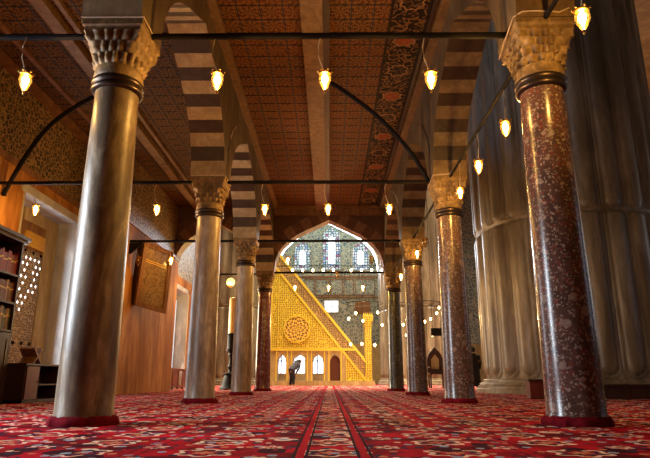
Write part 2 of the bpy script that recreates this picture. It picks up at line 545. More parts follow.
arch_mats = [M['stripe_pale'], M['stripe_dark'], M['face'], M['red_soft'], M['amber_soft'], M['spandrel_red'], M['amber_arc']]
HALF = 5.605 / 2
for side, (t0, t1) in (('left', (-3.02, -2.32)), ('right', (2.32, 3.00))):
    for i in range(4):
        c = (ROW[i] + ROW[i + 1]) / 2
        so = (0, 1) if side == 'left' else (6, 1)
        mb = arch_wall('x', 'y', c, HALF, 2.42, ZA, 2.15, 7.5 if side == 'left' else 9.0, t0, t1, so, (2, 2), 2, n=11)
        struct(mb.build('wall_%s_arcade' % side, arch_mats))
# transverse arches of the last row (nave and left aisle), facing the hall
mb = arch_wall('x', 'x', 0.0, 2.66, 2.28, ZA, 2.20, 9.0, ROW[4] - .3, ROW[4] + .3, (3, 4), (3, 4), 5, n=9)
struct(mb.build('wall_nave_end', arch_mats))
mb = arch_wall('x', 'x', -4.72, 2.06, 1.75, ZA, 2.1, 9.0, ROW[4] - .3, ROW[4] + .3, (3, 4), (3, 4), 5, n=9)
struct(mb.build('wall_aisle_end', arch_mats))

# ceilings
mb = MB()
mb.box(-2.32, 2.32, -3, ROW[4] - .3, ZC, ZC + .12, 0)
x = -2.25
while x < 1.26:
    if not (-.62 < x < 0):
        mb.box(x - .014, x + .014, -1, ROW[4] - .3, ZC - .012, ZC + .01, 1)
    x += .45
y = 0.0
while y < ROW[4] - .4:
    mb.box(-2.14, -.55, y - .012, y + .012, ZC - .010, ZC + .01, 1)
    mb.box(0.02, 1.22, y - .012, y + .012, ZC - .010, ZC + .01, 1)
    y += .45
struct(mb.build('ceiling', [M['ceil_nave'], M['batten']]))
mb = MB()
mb.box(-7.45, -3.04, -3, ROW[4] - .3, ZC, ZC + .12, 0)
x = -7.2
while x < -3.1:
    mb.box(x - .014, x + .014, -1, ROW[4] - .3, ZC - .012, ZC + .01, 1); x += .45
y = 0.0
while y < ROW[4] - .4:
    mb.box(-7.2, -3.06, y - .012, y + .012, ZC - .010, ZC + .01, 1); y += .45
struct(mb.build('ceiling_aisle', [M['ceil_aisle'], M['batten']]))
# beams
mb = MB(); mb.box(-.55, -.12, -1, ROW[4] - .3, ZC - .16, ZC + .02, 0); mb.box(-.12, .02, -1, ROW[4] - .3, ZC - .08, ZC + .02, 1)
struct(mb.build('trim_1', [M['wood_light'], M['wood_dark']]))
mb = MB()
mb.box(-2.32, -2.14, -1, ROW[4] - .3, ZC - .12, ZC + .02, 0); mb.box(2.02, 2.10, -1, ROW[4] - .3, ZC - .05, ZC + .02, 1); mb.box(2.14, 2.32, -1, ROW[4] - .3, ZC - .12, ZC + .02, 0)
struct(mb.build('trim_2', [M['wood_light'], M['wood_dark']]))
mb = MB(); mb.box(-5.62, -5.36, -1, ROW[4] - .3, ZC - .18, ZC + .02, 0); mb.box(-5.22, -5.12, -1, ROW[4] - .3, ZC - .1, ZC + .02, 0)
struct(mb.build('trim_3', [M['wood_light']]))
mb = MB(); mb.box(-7.45, -7.2, -1, ROW[4] - .3, ZC - .14, ZC + .02, 0); mb.box(-6.75, -6.65, -1, ROW[4] - .3, ZC - .07, ZC + .02, 0)
struct(mb.build('trim_4', [M['wood_mid']]))
mb = MB(); mb.box(-2.3, 2.3, ROW[4] - .5, ROW[4] - .3, ZC - .35, ZC + .02, 0); mb.box(-2.3, 2.3, ROW[4] - .62, ROW[4] - .5, ZC - .12, ZC + .02, 0)
struct(mb.build('trim_5', [M['wood_mid']]))

# ------------------------------------------------------------------ left wall with recesses
def wall_run(mb, X, y0, y1, z0, z1, t, mi):
    mb.box(X - t, X, y0, y1, z0, z1, mi)
XW = -7.45
mb = MB()
# lower stone
wall_run(mb, XW, -3, 3.4, 0, 5.4, .5, 0)
wall_run(mb, XW, 3.4, 7.8, 0, .6, .5, 0); wall_run(mb, XW, 3.4, 7.8, 4.9, 5.4, .5, 0)
wall_run(mb, XW, 7.8, 13.0, 0, 5.4, .5, 0)
wall_run(mb, XW, 13.0, 15.95, 4.9, 5.4, .5, 0)
wall_run(mb, XW, 15.95, 25.2, 0, 5.4, .5, 0)
wall_run(mb, XW, 25.2, 29.4, 4.75, 5.4, .5, 0)
wall_run(mb, XW, 29.4, 33.0, 0, 5.4, .5, 0)
# tiles above
wall_run(mb, XW, -3, ROW[4], 5.4, ZC, .5, 1)
wall_run(mb, XW, ROW[4], 33, 5.4, 18, .5, 2)
struct(mb.build('wall_left', [M['face_brown'], M['tile_left'], M['tile_green']]))
# the projecting pier of the left wall
mb = MB()
mb.box(XW, -6.42, 16.3, 23.5, 0, 5.38, 0)
mb.box(XW, -6.42, 16.3, 23.5, 5.38, ZC, 1)
mb.box(XW, -6.38, 16.25, 23.5, 5.32, 5.42, 2)
struct(mb.build('wall_left_pier', [M['face_brown'], M['tile_left'], M['wood_mid']]))
# cornice line
mb = MB(); mb.box(XW, XW + .06, -3, 16.3, 5.36, 5.5, 0)
struct(mb.build('trim_6', [M['wood_mid']]))
# niche frames
def niche(n, y0, y1, ztop, back, kind):
    mb = MB()
    mb.box(back, XW + .03, y1 - .02, y1 + .02, 0, ztop, 0)         # far jamb facing the camera
    mb.box(back, XW + .03, y0 - .02, y0 + .02, 0, ztop, 0)
    mb.box(back, XW + .03, y0, y1, ztop - .02, ztop + .02, 0)
    mb.box(XW, XW + .05, y1, y1 + .22, 0, ztop + .2, 0)
    mb.box(XW, XW + .05, y0 - .15, y1 + .22, ztop, ztop + .2, 0)
    struct(mb.build('trim_%d' % n, [M['jamb']]))
niche(7, 13.0, 15.95, 4.9, -8.0, 1)
niche(8, 25.2, 29.4, 4.75, -8.0, 2)

# window screen of the first niche
t = thing('inlaid_window_screen', 'pierced inlaid wooden screen with small bright stars in the recess beside the bookcase', 'screen', (-7.97, 13.05, 0))
mb = MB(); mb.box(-.06, 0, 0, 2.85, 0, 4.85); b_ = mb.build('backing', M['wood_mid'], t)
mb = MB(); mb.box(0, .05, 2.15, 2.8, .8, 4.5); mb.box(0, .05, 0.95, 2.8, 4.5, 4.85); mb.build('side_board', M['stone_warm'], t)
mb = MB(); mb.box(0, .04, .95, 2.1, .8, 3.75); mb.build('pierced_panel', M['screen'], t)
mb = MB(); mb.box(0, .06, 1.15, 2.15, 3.86, 4.25); gp = mb.build('gilded_panel', M['gold'], t)
mb = MB()
random.seed(3)
for r_ in range(9):
    for c_ in range(5):
        if random.random() < .72 and not (r_ > 5 and random.random() < .6):
            yy = 1.08 + c_ * .22 + (r_ % 2) * .1; zz = 3.55 - r_ * .17
            pts = []
            for k in range(8):
                rr = .042 if k % 2 == 0 else .022
                pts.append((yy + rr * cos(k * pi / 4), zz + rr * sin(k * pi / 4)))
            MB().prism(pts, 'x', .04, .048).build('star_pane', M['star_glass'], t)
for k in range(3):
    for zz in (3.72, 1.35):
        mb = MB().lathe([(.045, 0), (.045, .02), (.02, .04)], 10)
        mb.v = [(.05 + z_, 1.2 + k * .4 + x_, zz + y_) for x_, y_, z_ in mb.v]
        mb.build('boss', M['iron'], t)

# second niche: wooden door leaf and bright panes
t = thing('wooden_door', 'tall brown wooden door leaf in the far left recess behind the second column', 'door', (-7.97, 25.3, 0))
mb = MB(); mb.box(-.08, 0, 0, 4.0, 0, 4.7); mb.build('door_frame', M['stone_warm'], t)
mb = MB()
mb.box(0, .08, 1.6, 3.0, .9, 4.3); 
for zz in (1.1, 2.7):
    mb.box(.08, .12, 1.8, 2.8, zz, zz + 1.3)
mb.build('door_leaf', M['wood_mid'], t)
mb = MB(); mb.box(0, .03, 3.15, 3.9, 1.0, 4.4); mb.build('pane', M['pane_soft'], t)

# unseen window added on the left for the daylight on the column sides
t = struct(MB().box(-7.9, -7.86, 3.4, 7.8, .6, 4.9).build('window_1', M['pane_soft']))
mb = MB()
for yy in (3.4, 4.85, 6.3, 7.7): mb.box(-7.86, -7.76, yy, yy + .1, .6, 4.9)
for zz in (.6, 2.0, 3.4, 4.8): mb.box(-7.86, -7.76, 3.4, 7.8, zz, zz + .1)
mb.build('window_frame', M['wood_mid'], t)

# ------------------------------------------------------------------ hall shell
mb = MB(); mb.box(-14, 22, 50, 50.5, 0, 3.4, 0); mb.box(-14, 22, 50, 50.5, 3.4, 18, 1)
struct(mb.build('wall_far', [M['stone_warm'], M['tile_far']]))
mb = MB(); mb.box(22, 22.5, -3, 50.5, 0, 18); struct(mb.build('wall_right', M['pier']))
mb = MB(); mb.box(-14.5, -14, 33, 50.5, 0, 18); mb.box(-14, -7.45, 32.8, 33.0, 0, 18); struct(mb.build('wall_left_far', M['stone_warm']))
mb = MB(); mb.box(-8, 22.5, -3.4, -3, 0, 18); struct(mb.build('wall_back', M['face']))
mb = MB(); mb.box(-14.5, 22.5, -3.4, 50.5, 18, 18.4); struct(mb.build('ceiling_hall', M['stone_warm']))

# windows of the far wall
def pointed(x0, x1, z0, z1, n=8):
    cx = (x0 + x1) / 2; a = (x1 - x0) / 2; b = a * 1.2
    return [(x0, z0), (x1, z0)] + [(cx + p[0], z1 - b + p[1]) for p in arch_pts(a, b, n)]
def far_window(n, x0, x1, z0, z1):
    mb = MB(); mb.prism(pointed(x0, x1, z0, z1), 'y', 49.93, 49.99)
    wdw = struct(mb.build('window_%d' % n, M['stained']))
    mb = MB(); o_ = pointed(x0 - .14, x1 + .14, z0 - .14, z1 + .2); i_ = pointed(x0, x1, z0, z1)
    m_ = len(o_)
    for k in range(m_):
        k2 = (k + 1) % m_
        mb.quad([(o_[k][0], 49.88, o_[k][1]), (o_[k2][0], 49.88, o_[k2][1]), (i_[k2][0], 49.88, i_[k2][1]), (i_[k][0], 49.88, i_[k][1])])
        mb.quad([(i_[k][0], 49.88, i_[k][1]), (i_[k2][0], 49.88, i_[k2][1]), (i_[k2][0], 50, i_[k2][1]), (i_[k][0], 50, i_[k][1])])
        mb.quad([(o_[k][0], 49.88, o_[k][1]), (o_[k2][0], 49.88, o_[k2][1]), (o_[k2][0], 50, o_[k2][1]), (o_[k][0], 50, o_[k][1])])
    mb.build('window_frame', M['tile_far'], wdw)
    w_ = x1 - x0
    mb = MB(); mb.prism(pointed(x0 + w_ * .3, x1 - w_ * .3, z0 + .5, z1 - w_ * .55), 'y', 49.88, 49.92)
    mb.build('pane', M['pane'], wdw)
far_window(2, -.55, 1.01, 10.0, 13.9)
far_window(3, -3.1, -1.74, 9.95, 12.5)
far_window(4, 2.15, 3.56, 9.95, 12.5)
mb = MB(); mb.box(-.38, .78, 49.94, 49.99, 6.16, 7.13); w5 = struct(mb.build('window_5', M['pane']))
mb = MB()
for xx in (-.44, .17, .78): mb.box(xx, xx + .06, 49.9, 49.97, 6.1, 7.19)
for zz in (6.1, 6.62, 7.13): mb.box(-.44, .84, 49.9, 49.97, zz, zz + .05)
mb.build('window_frame', M['white_marble'], w5)
mb = MB(); mb.box(2.28, 3.63, 49.92, 49.99, 5.95, 7.13); w6 = struct(mb.build('window_6', M['wood_mid']))
# arcades of tall daylight windows behind the minbar
for k, (xa, xb) in enumerate(((-3.75, -2.9), (-2.75, -1.7), (-1.3, -.35))):
    mb = MB(); mb.prism(pointed(xa * 1.25, xb * 1.25, .9, 3.2), 'y', 49.94, 49.99)
    wdw = struct(mb.build('window_%d' % (7 + k), M['pane']))
    mb = MB(); cxx = (xa + xb) * .625
    mb.box(cxx - .04, cxx + .04, 49.88, 49.94, .9, 3.0); mb.box(xa * 1.25, xb * 1.25, 49.88, 49.94, 1.9, 1.98)
    mb.build('window_frame', M['iron'], wdw)
# tile panels with frames on the far wall
mb = MB()
for (x0, x1) in ((-2.2, -1.3), (-1.2, 0.0), (.1, 1.2), (1.3, 2.2), (2.3, 4.1)):
    mb.box(x0, x1, 49.93, 50, 7.62, 7.7); mb.box(x0, x1, 49.93, 50, 9.05, 9.13)
    mb.box(x0, x0 + .06, 49.93, 50, 7.62, 9.13); mb.box(x1 - .06, x1, 49.93, 50, 7.62, 9.13)
mb.box(-6, 6, 49.9, 50, 9.25, 9.4); mb.box(-6, 6, 49.9, 50, 7.4, 7.5)
struct(mb.build('trim_9', M['wood_mid']))

# unseen glowing windows added in the hall's right wall, for the side light
for k in range(3):
    y0 = 6 + k * 11
    mb = MB(); mb.box(21.94, 21.99, y0, y0 + 4.5, 2.5, 8)
    wdw = struct(mb.build('window_%d' % (10 + k), M['pane_soft']))
    mb = MB()
    for q in range(4): mb.box(21.88, 21.96, y0 + q * 1.47, y0 + q * 1.47 + .09, 2.5, 8)
    mb.build('window_frame', M['white_marble'], wdw)

# ------------------------------------------------------------------ great fluted piers
def pier_mesh():
    NF, R0, Z0, ZB, ZT = 26, 3.22, .52, 5.75, 17.98
    hw = pi * R0 / NF                      # half pitch in metres
    fw = hw * .86                          # half width of the flute
    seg = 20
    zs = [.46, .5, .53, .56, .6, .65, .70, .76, .82, .89, .97, 1.1, 1.5, 3, 5, 5.2, 5.3, 5.38, 5.45, 5.5, 5.55, 5.6, 5.66, 5.7, 5.74, 5.78, 5.82, 5.86, 5.9, 5.95, 6.0, 6.06, 6.14, 6.3, 6.6, 8, 12, ZT]
    def h(u, z):
        if 5.74 < z < 5.86: return .05
        def sd(z0, z1):
            zc0, zc1 = z0 + fw, z1 - fw * .35
            if z < zc0: return fw - sqrt(u*u + (zc0 - z)**2)
            if z > zc1: return fw - sqrt(u*u + ((z - zc1) / .35)**2)
            return fw - abs(u)
        s = sd(Z0, 5.68) if z <= 5.8 else sd(5.92 - fw * .6, 40)
        if s < 0: return 0.0 if s < -.05 else .03
        if s < .04: return .035
        return -.03 + .17 * sqrt(max(0, 1 - (1 - (s - .04) / (fw - .04))**2)) + .0
    mb = MB(); n = NF * seg
    for z in zs:
        for i in range(n):
            th = 2 * pi * i / n
            u = ((i % seg) / seg - .5) * 2 * hw
            r = R0 + h(u, z)
            mb.v.append((r * cos(th), r * sin(th), z))
    for j in range(len(zs) - 1):
        for i in range(n):
            i2 = (i + 1) % n
            mb.f.append((j*n + i, j*n + i2, (j+1)*n + i2, (j+1)*n + i)); mb.mi.append(0)
    return mb
def pier_base():
    prof = [(r_ + .66, z_) for r_, z_ in [(2.98, 0), (2.98, .12), (2.92, .15), (2.92, .22), (2.84, .25), (2.86, .29), (2.80, .33), (2.72, .36), (2.72, .42), (2.66, .46), (2.50, .47)]]
    return MB().lathe(prof, 72)
t = thing('fluted_pier', 'huge round fluted marble pier filling the right side of the picture', 'pier', (8.9, 20.5, 0), .07)
pm = pier_mesh().build('pier_shaft', M['pier'], t, smooth=True, angle=.9, recalc=False)
pb = pier_base().build('pier_base', M['pier'], t, smooth=True, angle=.4)
for loc, lab in (((7.4, 45.5, 0), 'distant pale fluted pier just right of the golden minbar'),
                 ((-7.6, 45.5, 0), 'distant golden-lit fluted pier left of the golden minbar'),
                 ):
    c = copy_tree(t); c.location = loc; c['label'] = lab
# great arch between the two far piers
mb = arch_wall('x', 'x', -.1, 4.12, 4.1, 9.0, 4.2, 18, 45.0, 46.0, (3, 3), (3, 3), 5, n=12, th=.3)
for sgn in (-1, 1):
    pass
ob = mb.build('wall_great_arch', [M['face'], M['face'], M['face'], M['white_marble'], M['face'], M['tile_far']])
struct(ob)

# ------------------------------------------------------------------ columns
def capital_mesh(kind):
    """tiered stalactite capital from a round neck up to a square abacus"""
    mb = MB()
    seg = 96
    z0, z1 = 4.08, 4.63
    def sq(th, r):
        c, s_ = abs(cos(th)), abs(sin(th))
        return r / max(c, s_)
    rows = []
    tiers = 4 if kind == 'm' else 3
    zz = [z0, z0 + .10]
    rows.append((z0, lambda th: .275)); rows.append((z0 + .03, lambda th: .30)); rows.append((z0 + .14, lambda th: .285))
    zb = z0 + .14
    hgt = (z1 - zb) / tiers
    for k in range(tiers):
        ta, tb = k / tiers, (k + 1) / tiers
        for q in range(5):
            s = q / 4
            def rad(th, k=k, s=s, ta=ta, tb=tb):
                def blend(t):
                    rc = .28 + .09 * t
                    rs = min(sq(th, .24 + .10 * t), (.24 + .10 * t) * 1.38)
                    bl = min(1, t * 1.4)
                    return rc * (1 - bl) + rs * bl
                base = blend(ta) + (blend(tb) - blend(ta)) * (s ** 2.2)
                nn = 8 if kind == 'm' else 10
                ph = (k % 2) * .5
                fr = (th / (2 * pi) * nn * 2 + ph) % 1.0
                tri = abs(fr - .5) * 2           # 1 at cell edges
                if kind == 'm':
                    cell = (1 - tri) * .075 * (1 - s) - tri * .045 * (1 - s) + (.035 - .03 * tri) * s
                    return base + cell - .01
                leaf = (1 - tri ** 2) * .05 * sin(pi * min(1, s * 1.05))
                return base + leaf + (.03 if s > .85 and tri < .6 else 0)
            rows.append((zb + hgt * (k + s * .98), rad))
    for z, rf in rows:
        for i in range(seg):
            th = 2 * pi * i / seg + pi / seg
            r = rf(th)
            mb.v.append((r * cos(th), r * sin(th), z))
    for j in range(len(rows) - 1):
        for i in range(seg):
            i2 = (i + 1) % seg
            mb.f.append((j*seg + i, j*seg + i2, (j+1)*seg + i2, (j+1)*seg + i)); mb.mi.append(0)
    return mb
def abacus_mesh():
    mb = MB()
    def ring(r, z): return [(-r, -r, z), (r, -r, z), (r, r, z), (-r, r, z)]
    prof = [(.31, 4.61), (.345, 4.63), (.345, 4.68), (.37, 4.70), (.37, 4.765)]
    for k in range(len(prof) - 1):
        a, b = ring(*prof[k]), ring(*prof[k + 1])
        for i in range(4):
            mb.quad([a[i], a[(i + 1) % 4], b[(i + 1) % 4], b[i]])
    mb.quad(ring(*prof[0])); mb.quad(ring(*prof[-1]))
    return mb
protos = {}
def column(x, y, mat, kind, label):
    t = thing('marble_column', label, 'column', (x, y, 0), 0, 'marble columns carrying the arcades')
    if not protos:
        prof = [(.315, .02), (.315, .10), (.305, .13)] + [(.305 - .047 * (i / 12) ** 1.3, .13 + 3.80 * i / 12) for i in range(1, 13)]
        protos['shaft'] = MB().lathe(prof, 40).build('shaft', M['marble_beige'], t, smooth=True).data
        prof = [(.262, 3.91), (.30, 3.92), (.315, 3.95), (.30, 3.98), (.29, 3.99), (.31, 4.01), (.32, 4.04), (.30, 4.07), (.275, 4.085)]
        protos['neck'] = MB().lathe(prof, 36).build('neck_ring', M['bronze'], t, smooth=True, angle=1.2).data
        protos['m'] = capital_mesh('m').build('capital', M['capital'], t).data
        protos['l'] = capital_mesh('l').build('capital', M['capital'], t, smooth=True, angle=.9).data
        protos['abacus'] = abacus_mesh().build('abacus', M['capital'], t).data
        prof = [(.355, 0), (.36, .03), (.35, .06), (.335, .085), (.318, .10)]
        mb = MB(); mb.lathe(prof, 36)
        for q in range(len(mb.v)):
            X_, Y_, Z_ = mb.v[q]; a = atan2(Y_, X_); s_ = 1 + .03 * sin(a * 7) + .03 * sin(a * 13)
            mb.v[q] = (X_ * s_, Y_ * s_, Z_)
        protos['skirt'] = mb.build('carpet_skirt', M['skirt'], t, smooth=True).data
        for ch in list(t.children): bpy.data.objects.remove(ch)
        protos['mat'] = {}
    for nm, key in (('shaft', 'shaft'), ('neck_ring', 'neck'), ('capital', kind), ('abacus', 'abacus'), ('carpet_skirt', 'skirt')):
        me = protos[key]
        if key == 'shaft':
            kk = mat.name
            if kk not in protos['mat']:
                me = me.copy(); me.materials.clear(); me.materials.append(mat); protos['mat'][kk] = me
            me = protos['mat'][kk]
        o = bpy.data.objects.new(nm, me); COL.objects.link(o); o.parent = t
    return t
column(-CX, ROW[1], M['marble_beige'], 'l', 'nearest left column, tall brownish-beige marble with a carved stone capital')
column(-CX, ROW[2], M['marble_grey'], 'm', 'second left column, grey-beige marble, between the near left column and the candlestick')
column(-CX, ROW[3], M['marble_grey'], 'm', 'third left column, slim grey marble standing right of the giant candlestick')
column(-CX, ROW[4], M['porphyry'], 'm', 'farthest left column, dark red porphyry beside the golden minbar')
column(CX, ROW[1], M['breccia_red'], 'm', 'nearest right column, thick red speckled breccia before the fluted pier')
column(CX, ROW[2], M['breccia_brown'], 'm', 'second right column, brown speckled breccia left of the figure in black')
column(CX, ROW[3], M['breccia_brown'], 'm', 'third right column, brown breccia between the green one and the thicker brown one')
column(CX, ROW[4], M['breccia_green'], 'm', 'farthest right column, dark green breccia nearest the minbar gate')

# ------------------------------------------------------------------ iron tie rods, braces
ZR = 4.76
RODNAMES = ['nearest', 'second', 'third', 'farthest']
def rod(p0, p1, r, label, group='iron tie rods under the arches'):
    o = MB().tube([p0, p1], r, 10).build('tie_rod', M['iron'], smooth=True)
    return tag(o, label, 'rod', group)
for i in range(1, 5):
    nm = RODNAMES[i - 1]
    z = ZR
    rod((-CX + .36, ROW[i], z), (CX - .36, ROW[i], z), .042, 'straight black iron tie rod across the nave, the %s of four' % nm)
    xl = XW if i != 3 else -6.45
    if i < 4:
        rod((xl - .02, ROW[i], z), (-CX - .36, ROW[i], z), .042, 'black iron tie rod across the left aisle, the %s of three' % nm)
for i in range(0, 4):
    rod((CX, ROW[i] + .36, ZR), (CX, ROW[i + 1] - .36, ZR), .03,
        'dark rod along the right arcade, the %s one from the camera' % ['first', 'second', 'third', 'fourth'][i])
rod((-5.7, ROW[4] + .36, ZR), (-CX - .3, ROW[4] + .36, ZR), .036, 'black iron tie rod at the far end of the left aisle')
# triangular bracket at the wall end of the third rod
mb = MB(); mb.prism([(-6.42, 4.70), (-6.42, 4.35), (-6.37, 4.35), (-6.02, 4.66), (-6.02, 4.70)], 'y', ROW[3] - .04, ROW[3] + .04)
tag(mb.build('wall_bracket', M['iron']), 'small black triangular bracket under the wall end of the third aisle rod', 'bracket')
def brace(pts, label):
    """curved flat iron strap"""
    mb = MB(); mb.tube(pts, .052, 8)
    return tag(mb.build('curved_brace', M['iron'], smooth=True), label, 'brace', 'curved iron braces')
def smooth_path(p, n=6):
    P = [Vector(q) for q in p]; out = []
    for i in range(len(P) - 1):
        a, b, c, d = P[max(i - 1, 0)], P[i], P[i + 1], P[min(i + 2, len(P) - 1)]
        for k in range(n):
            t = k / n
            out.append(.5 * ((2 * b) + (c - a) * t + (2 * a - 5 * b + 4 * c - d) * t * t + (3 * b - a - 3 * c + d) * t ** 3))
    return out + [P[-1]]
yb = ROW[2] + .12
brace(smooth_path([(2.26, yb, 4.80), (2.18, yb, 5.0), (1.93, yb, 5.46), (1.52, yb, 6.02), (.95, yb, 6.62), (.16, yb, 7.25), (-.15, yb, 7.42)]), 'curved black iron brace from the second right column up to the ceiling')
brace(smooth_path([(-7.39, yb, 4.5), (-7.36, yb, 4.65), (-7.04, yb, 5.43), (-6.61, yb, 6.17), (-6.06, yb, 6.68), (-5.53, yb, 7.01), (-4.9, yb, 7.3)]), 'curved black iron brace rising from the left wall, behind the near left column')

# ------------------------------------------------------------------ hanging glass lamps
def lamp_meshes():
    d = {}
    pts = [(.02, 0, .085), (-.02, 0, .075), (-.06, 0, .0), (-.085, 0, -.12), (-.075, 0, -.28), (-.03, 0, -.42), (0, 0, -.47)]
    def grab(o):
        me = o.data; bpy.data.objects.remove(o); return me
    d['cord'] = grab(MB().tube(pts, .007, 6).build('cord', M['cord'], smooth=True))
    mb = MB()
    mb.lathe([(.015, -.46), (.03, -.475), (.075, -.49), (.082, -.505), (.07, -.515), (.055, -.512)], 16)
    for k in range(6):
        a = k * pi / 3
        mb.ball((.084 * cos(a), .084 * sin(a), -.478), .017, seg=8, ring=6)
    d['crown'] = grab(mb.build('crown', M['brass'], smooth=True))
    d['glass_jar'] = grab(MB().lathe([(.055, -.51), (.076, -.545), (.080, -.58), (.070, -.63), (.046, -.68), (.026, -.71), (.016, -.725)], 18, cap=False).build('glass_jar', M['jar'], smooth=True))
    d['finial'] = grab(MB().lathe([(.016, -.72), (.024, -.735), (.010, -.75), (.016, -.765), (.004, -.785)], 12).build('finial', M['brass'], smooth=True))
    d['bulb'] = grab(MB().ball((0, 0, -.58), .042, .042, .065).build('bulb', M['bulb'], smooth=True))
    d['bulb_off'] = grab(MB().ball((0, 0, -.575), .034, .034, .045).build('bulb', M['bulb_off'], smooth=True))
    return d
LM = lamp_meshes()
lamp_light = bpy.data.lights.new('lamp_light', 'POINT')
lamp_light.energy = 62; lamp_light.color = (1.0, .60, .20); lamp_light.shadow_soft_size = .03
def lamp(x, y, label, lit=True, z=ZR - .04, rz=0.0, power=None):
    t = thing('hanging_lamp', label, 'lamp', (x, y, z), rz, 'glass lamps hanging from the iron rods')
    for nm in ('cord', 'crown', 'glass_jar', 'finial'):
        o = bpy.data.objects.new(nm, LM[nm]); COL.objects.link(o); o.parent = t
    o = bpy.data.objects.new('bulb', LM['bulb' if lit else 'bulb_off']); COL.objects.link(o); o.parent = t
    if lit:
        o = bpy.data.objects.new('lamp_light', lamp_light); COL.objects.link(o); o.parent = t
        o.location = (0, 0, -.66)
    return t
lamp(-1.41, ROW[1], 'lit glass lamp hanging left of centre from the nearest nave rod')
lamp(-.05, ROW[1], 'lit glass lamp hanging in the middle of the nearest nave rod')
lamp(1.29, ROW[1], 'lit glass lamp hanging right of centre from the nearest nave rod')
lamp(-3.85, ROW[1], 'lit glass lamp at top left, left of the nearest left column', rz=.6)
lamp(-6.56, ROW[2], 'lit glass lamp above the left recess with the inlaid screen')
lamp(-3.84, ROW[2], 'lit glass lamp in the aisle between the first two left columns')
lamp(-1.43, ROW[2], 'lit glass lamp at the left of the second nave rod')
lamp(-.02, ROW[2], 'lit glass lamp at the middle of the second nave rod, over the far arch tip')
lamp(1.34, ROW[2], 'lit glass lamp at the right of the second nave rod')
lamp(-6.1, ROW[3], 'unlit glass lamp hanging in front of the tilted frame on the left', False)
lamp(-5.05, ROW[3], 'lit glass lamp at the right edge of the tilted frame')
lamp(-1.32, ROW[3], 'lit glass lamp at the left of the third nave rod, before the golden minbar')
lamp(1.36, ROW[3], 'unlit glass lamp at the right of the third nave rod, by the right stained window', False)
for xx, nm in ((-1.42, 'left'), (-.02, 'middle'), (1.4, 'right')):
    lamp(xx, ROW[4], 'lit glass lamp at the %s of the farthest nave rod, small in the arch' % nm)
lamp(.35, ROW[4] - .05, 'small unlit glass lamp just right of the middle of the farthest rod', False, z=ZR + .5)
lamp(-5.5, ROW[4] + .36, 'lit glass lamp at the far end of the left aisle')
lamp(CX, 5.15, 'lit glass lamp at the top right corner, right of the near right capital', rz=pi / 2)
lamp(CX, 7.81, 'lit glass lamp on the right side rod, nearest to the near right capital', rz=pi / 2)
lamp(CX, 9.39, 'lit glass lamp on the right side rod, middle of three descending', rz=pi / 2)
lamp(CX, 10.85, 'lit glass lamp just left of the second right column, lowest of three descending', rz=pi / 2)
lamp(CX, 15.15, 'unlit glass lamp between the second and third right columns', False, rz=pi / 2)
lamp(CX, 16.63, 'lit glass lamp glowing on the capital of the third right column', rz=pi / 2)
lamp(CX, 20.57, 'lit glass lamp close before the fourth right column, the nearer of two', rz=pi / 2)
lamp(CX, 21.84, 'unlit glass lamp close before the fourth right column, the farther of two', False, rz=pi / 2)

# pale electric cables
def cable(pts, label):
    return tag(MB().tube(pts, .011, 6).build('electric_cable', M['cord'], smooth=True), label, 'cable', 'pale electric cables on the capitals')
a_ = .385
zt_ = 4.782
cable([(CX - a_, ROW[1] + .3, 4.60), (CX - a_ - .01, ROW[1] - .1, 4.70), (CX - a_, ROW[1] - a_ + .04, zt_), (CX - .30, ROW[1] - a_ - .03, zt_ + .03), (CX - .1, ROW[1] - a_ - .03, zt_ + .04), (CX + .15, ROW[1] - a_ - .03, zt_ + .02), (CX + .28, ROW[1] - a_ - .03, zt_ + .08)],
      'wavy pale cable over the capital of the near right column')
cable([(CX - a_, ROW[2] + .2, 4.70), (CX - a_ - .01, ROW[2] - .2, 4.74), (CX - a_, ROW[2] - a_, zt_), (CX - .05, ROW[2] - a_ - .02, zt_ + .02), (CX + .04, ROW[2] - .5, 4.815), (CX + .02, 10.6, 4.805), (CX + .02, 7.0, 4.805)],
      'pale cable running along the right side rod to the second right column')
cable([(-CX - a_, ROW[1] - .3, 4.72), (-CX - a_, ROW[1] - a_, zt_), (-CX + a_, ROW[1] - a_, zt_), (-CX + a_, ROW[1] + .1, zt_)],
      'pale cable on the top edge of the near left capital')
cable([(-CX - a_, ROW[2] - a_, zt_), (-CX + a_, ROW[2] - a_, zt_), (-CX + a_, ROW[2] + .3, zt_)],
      'pale cable on the top edge of the second left capital')

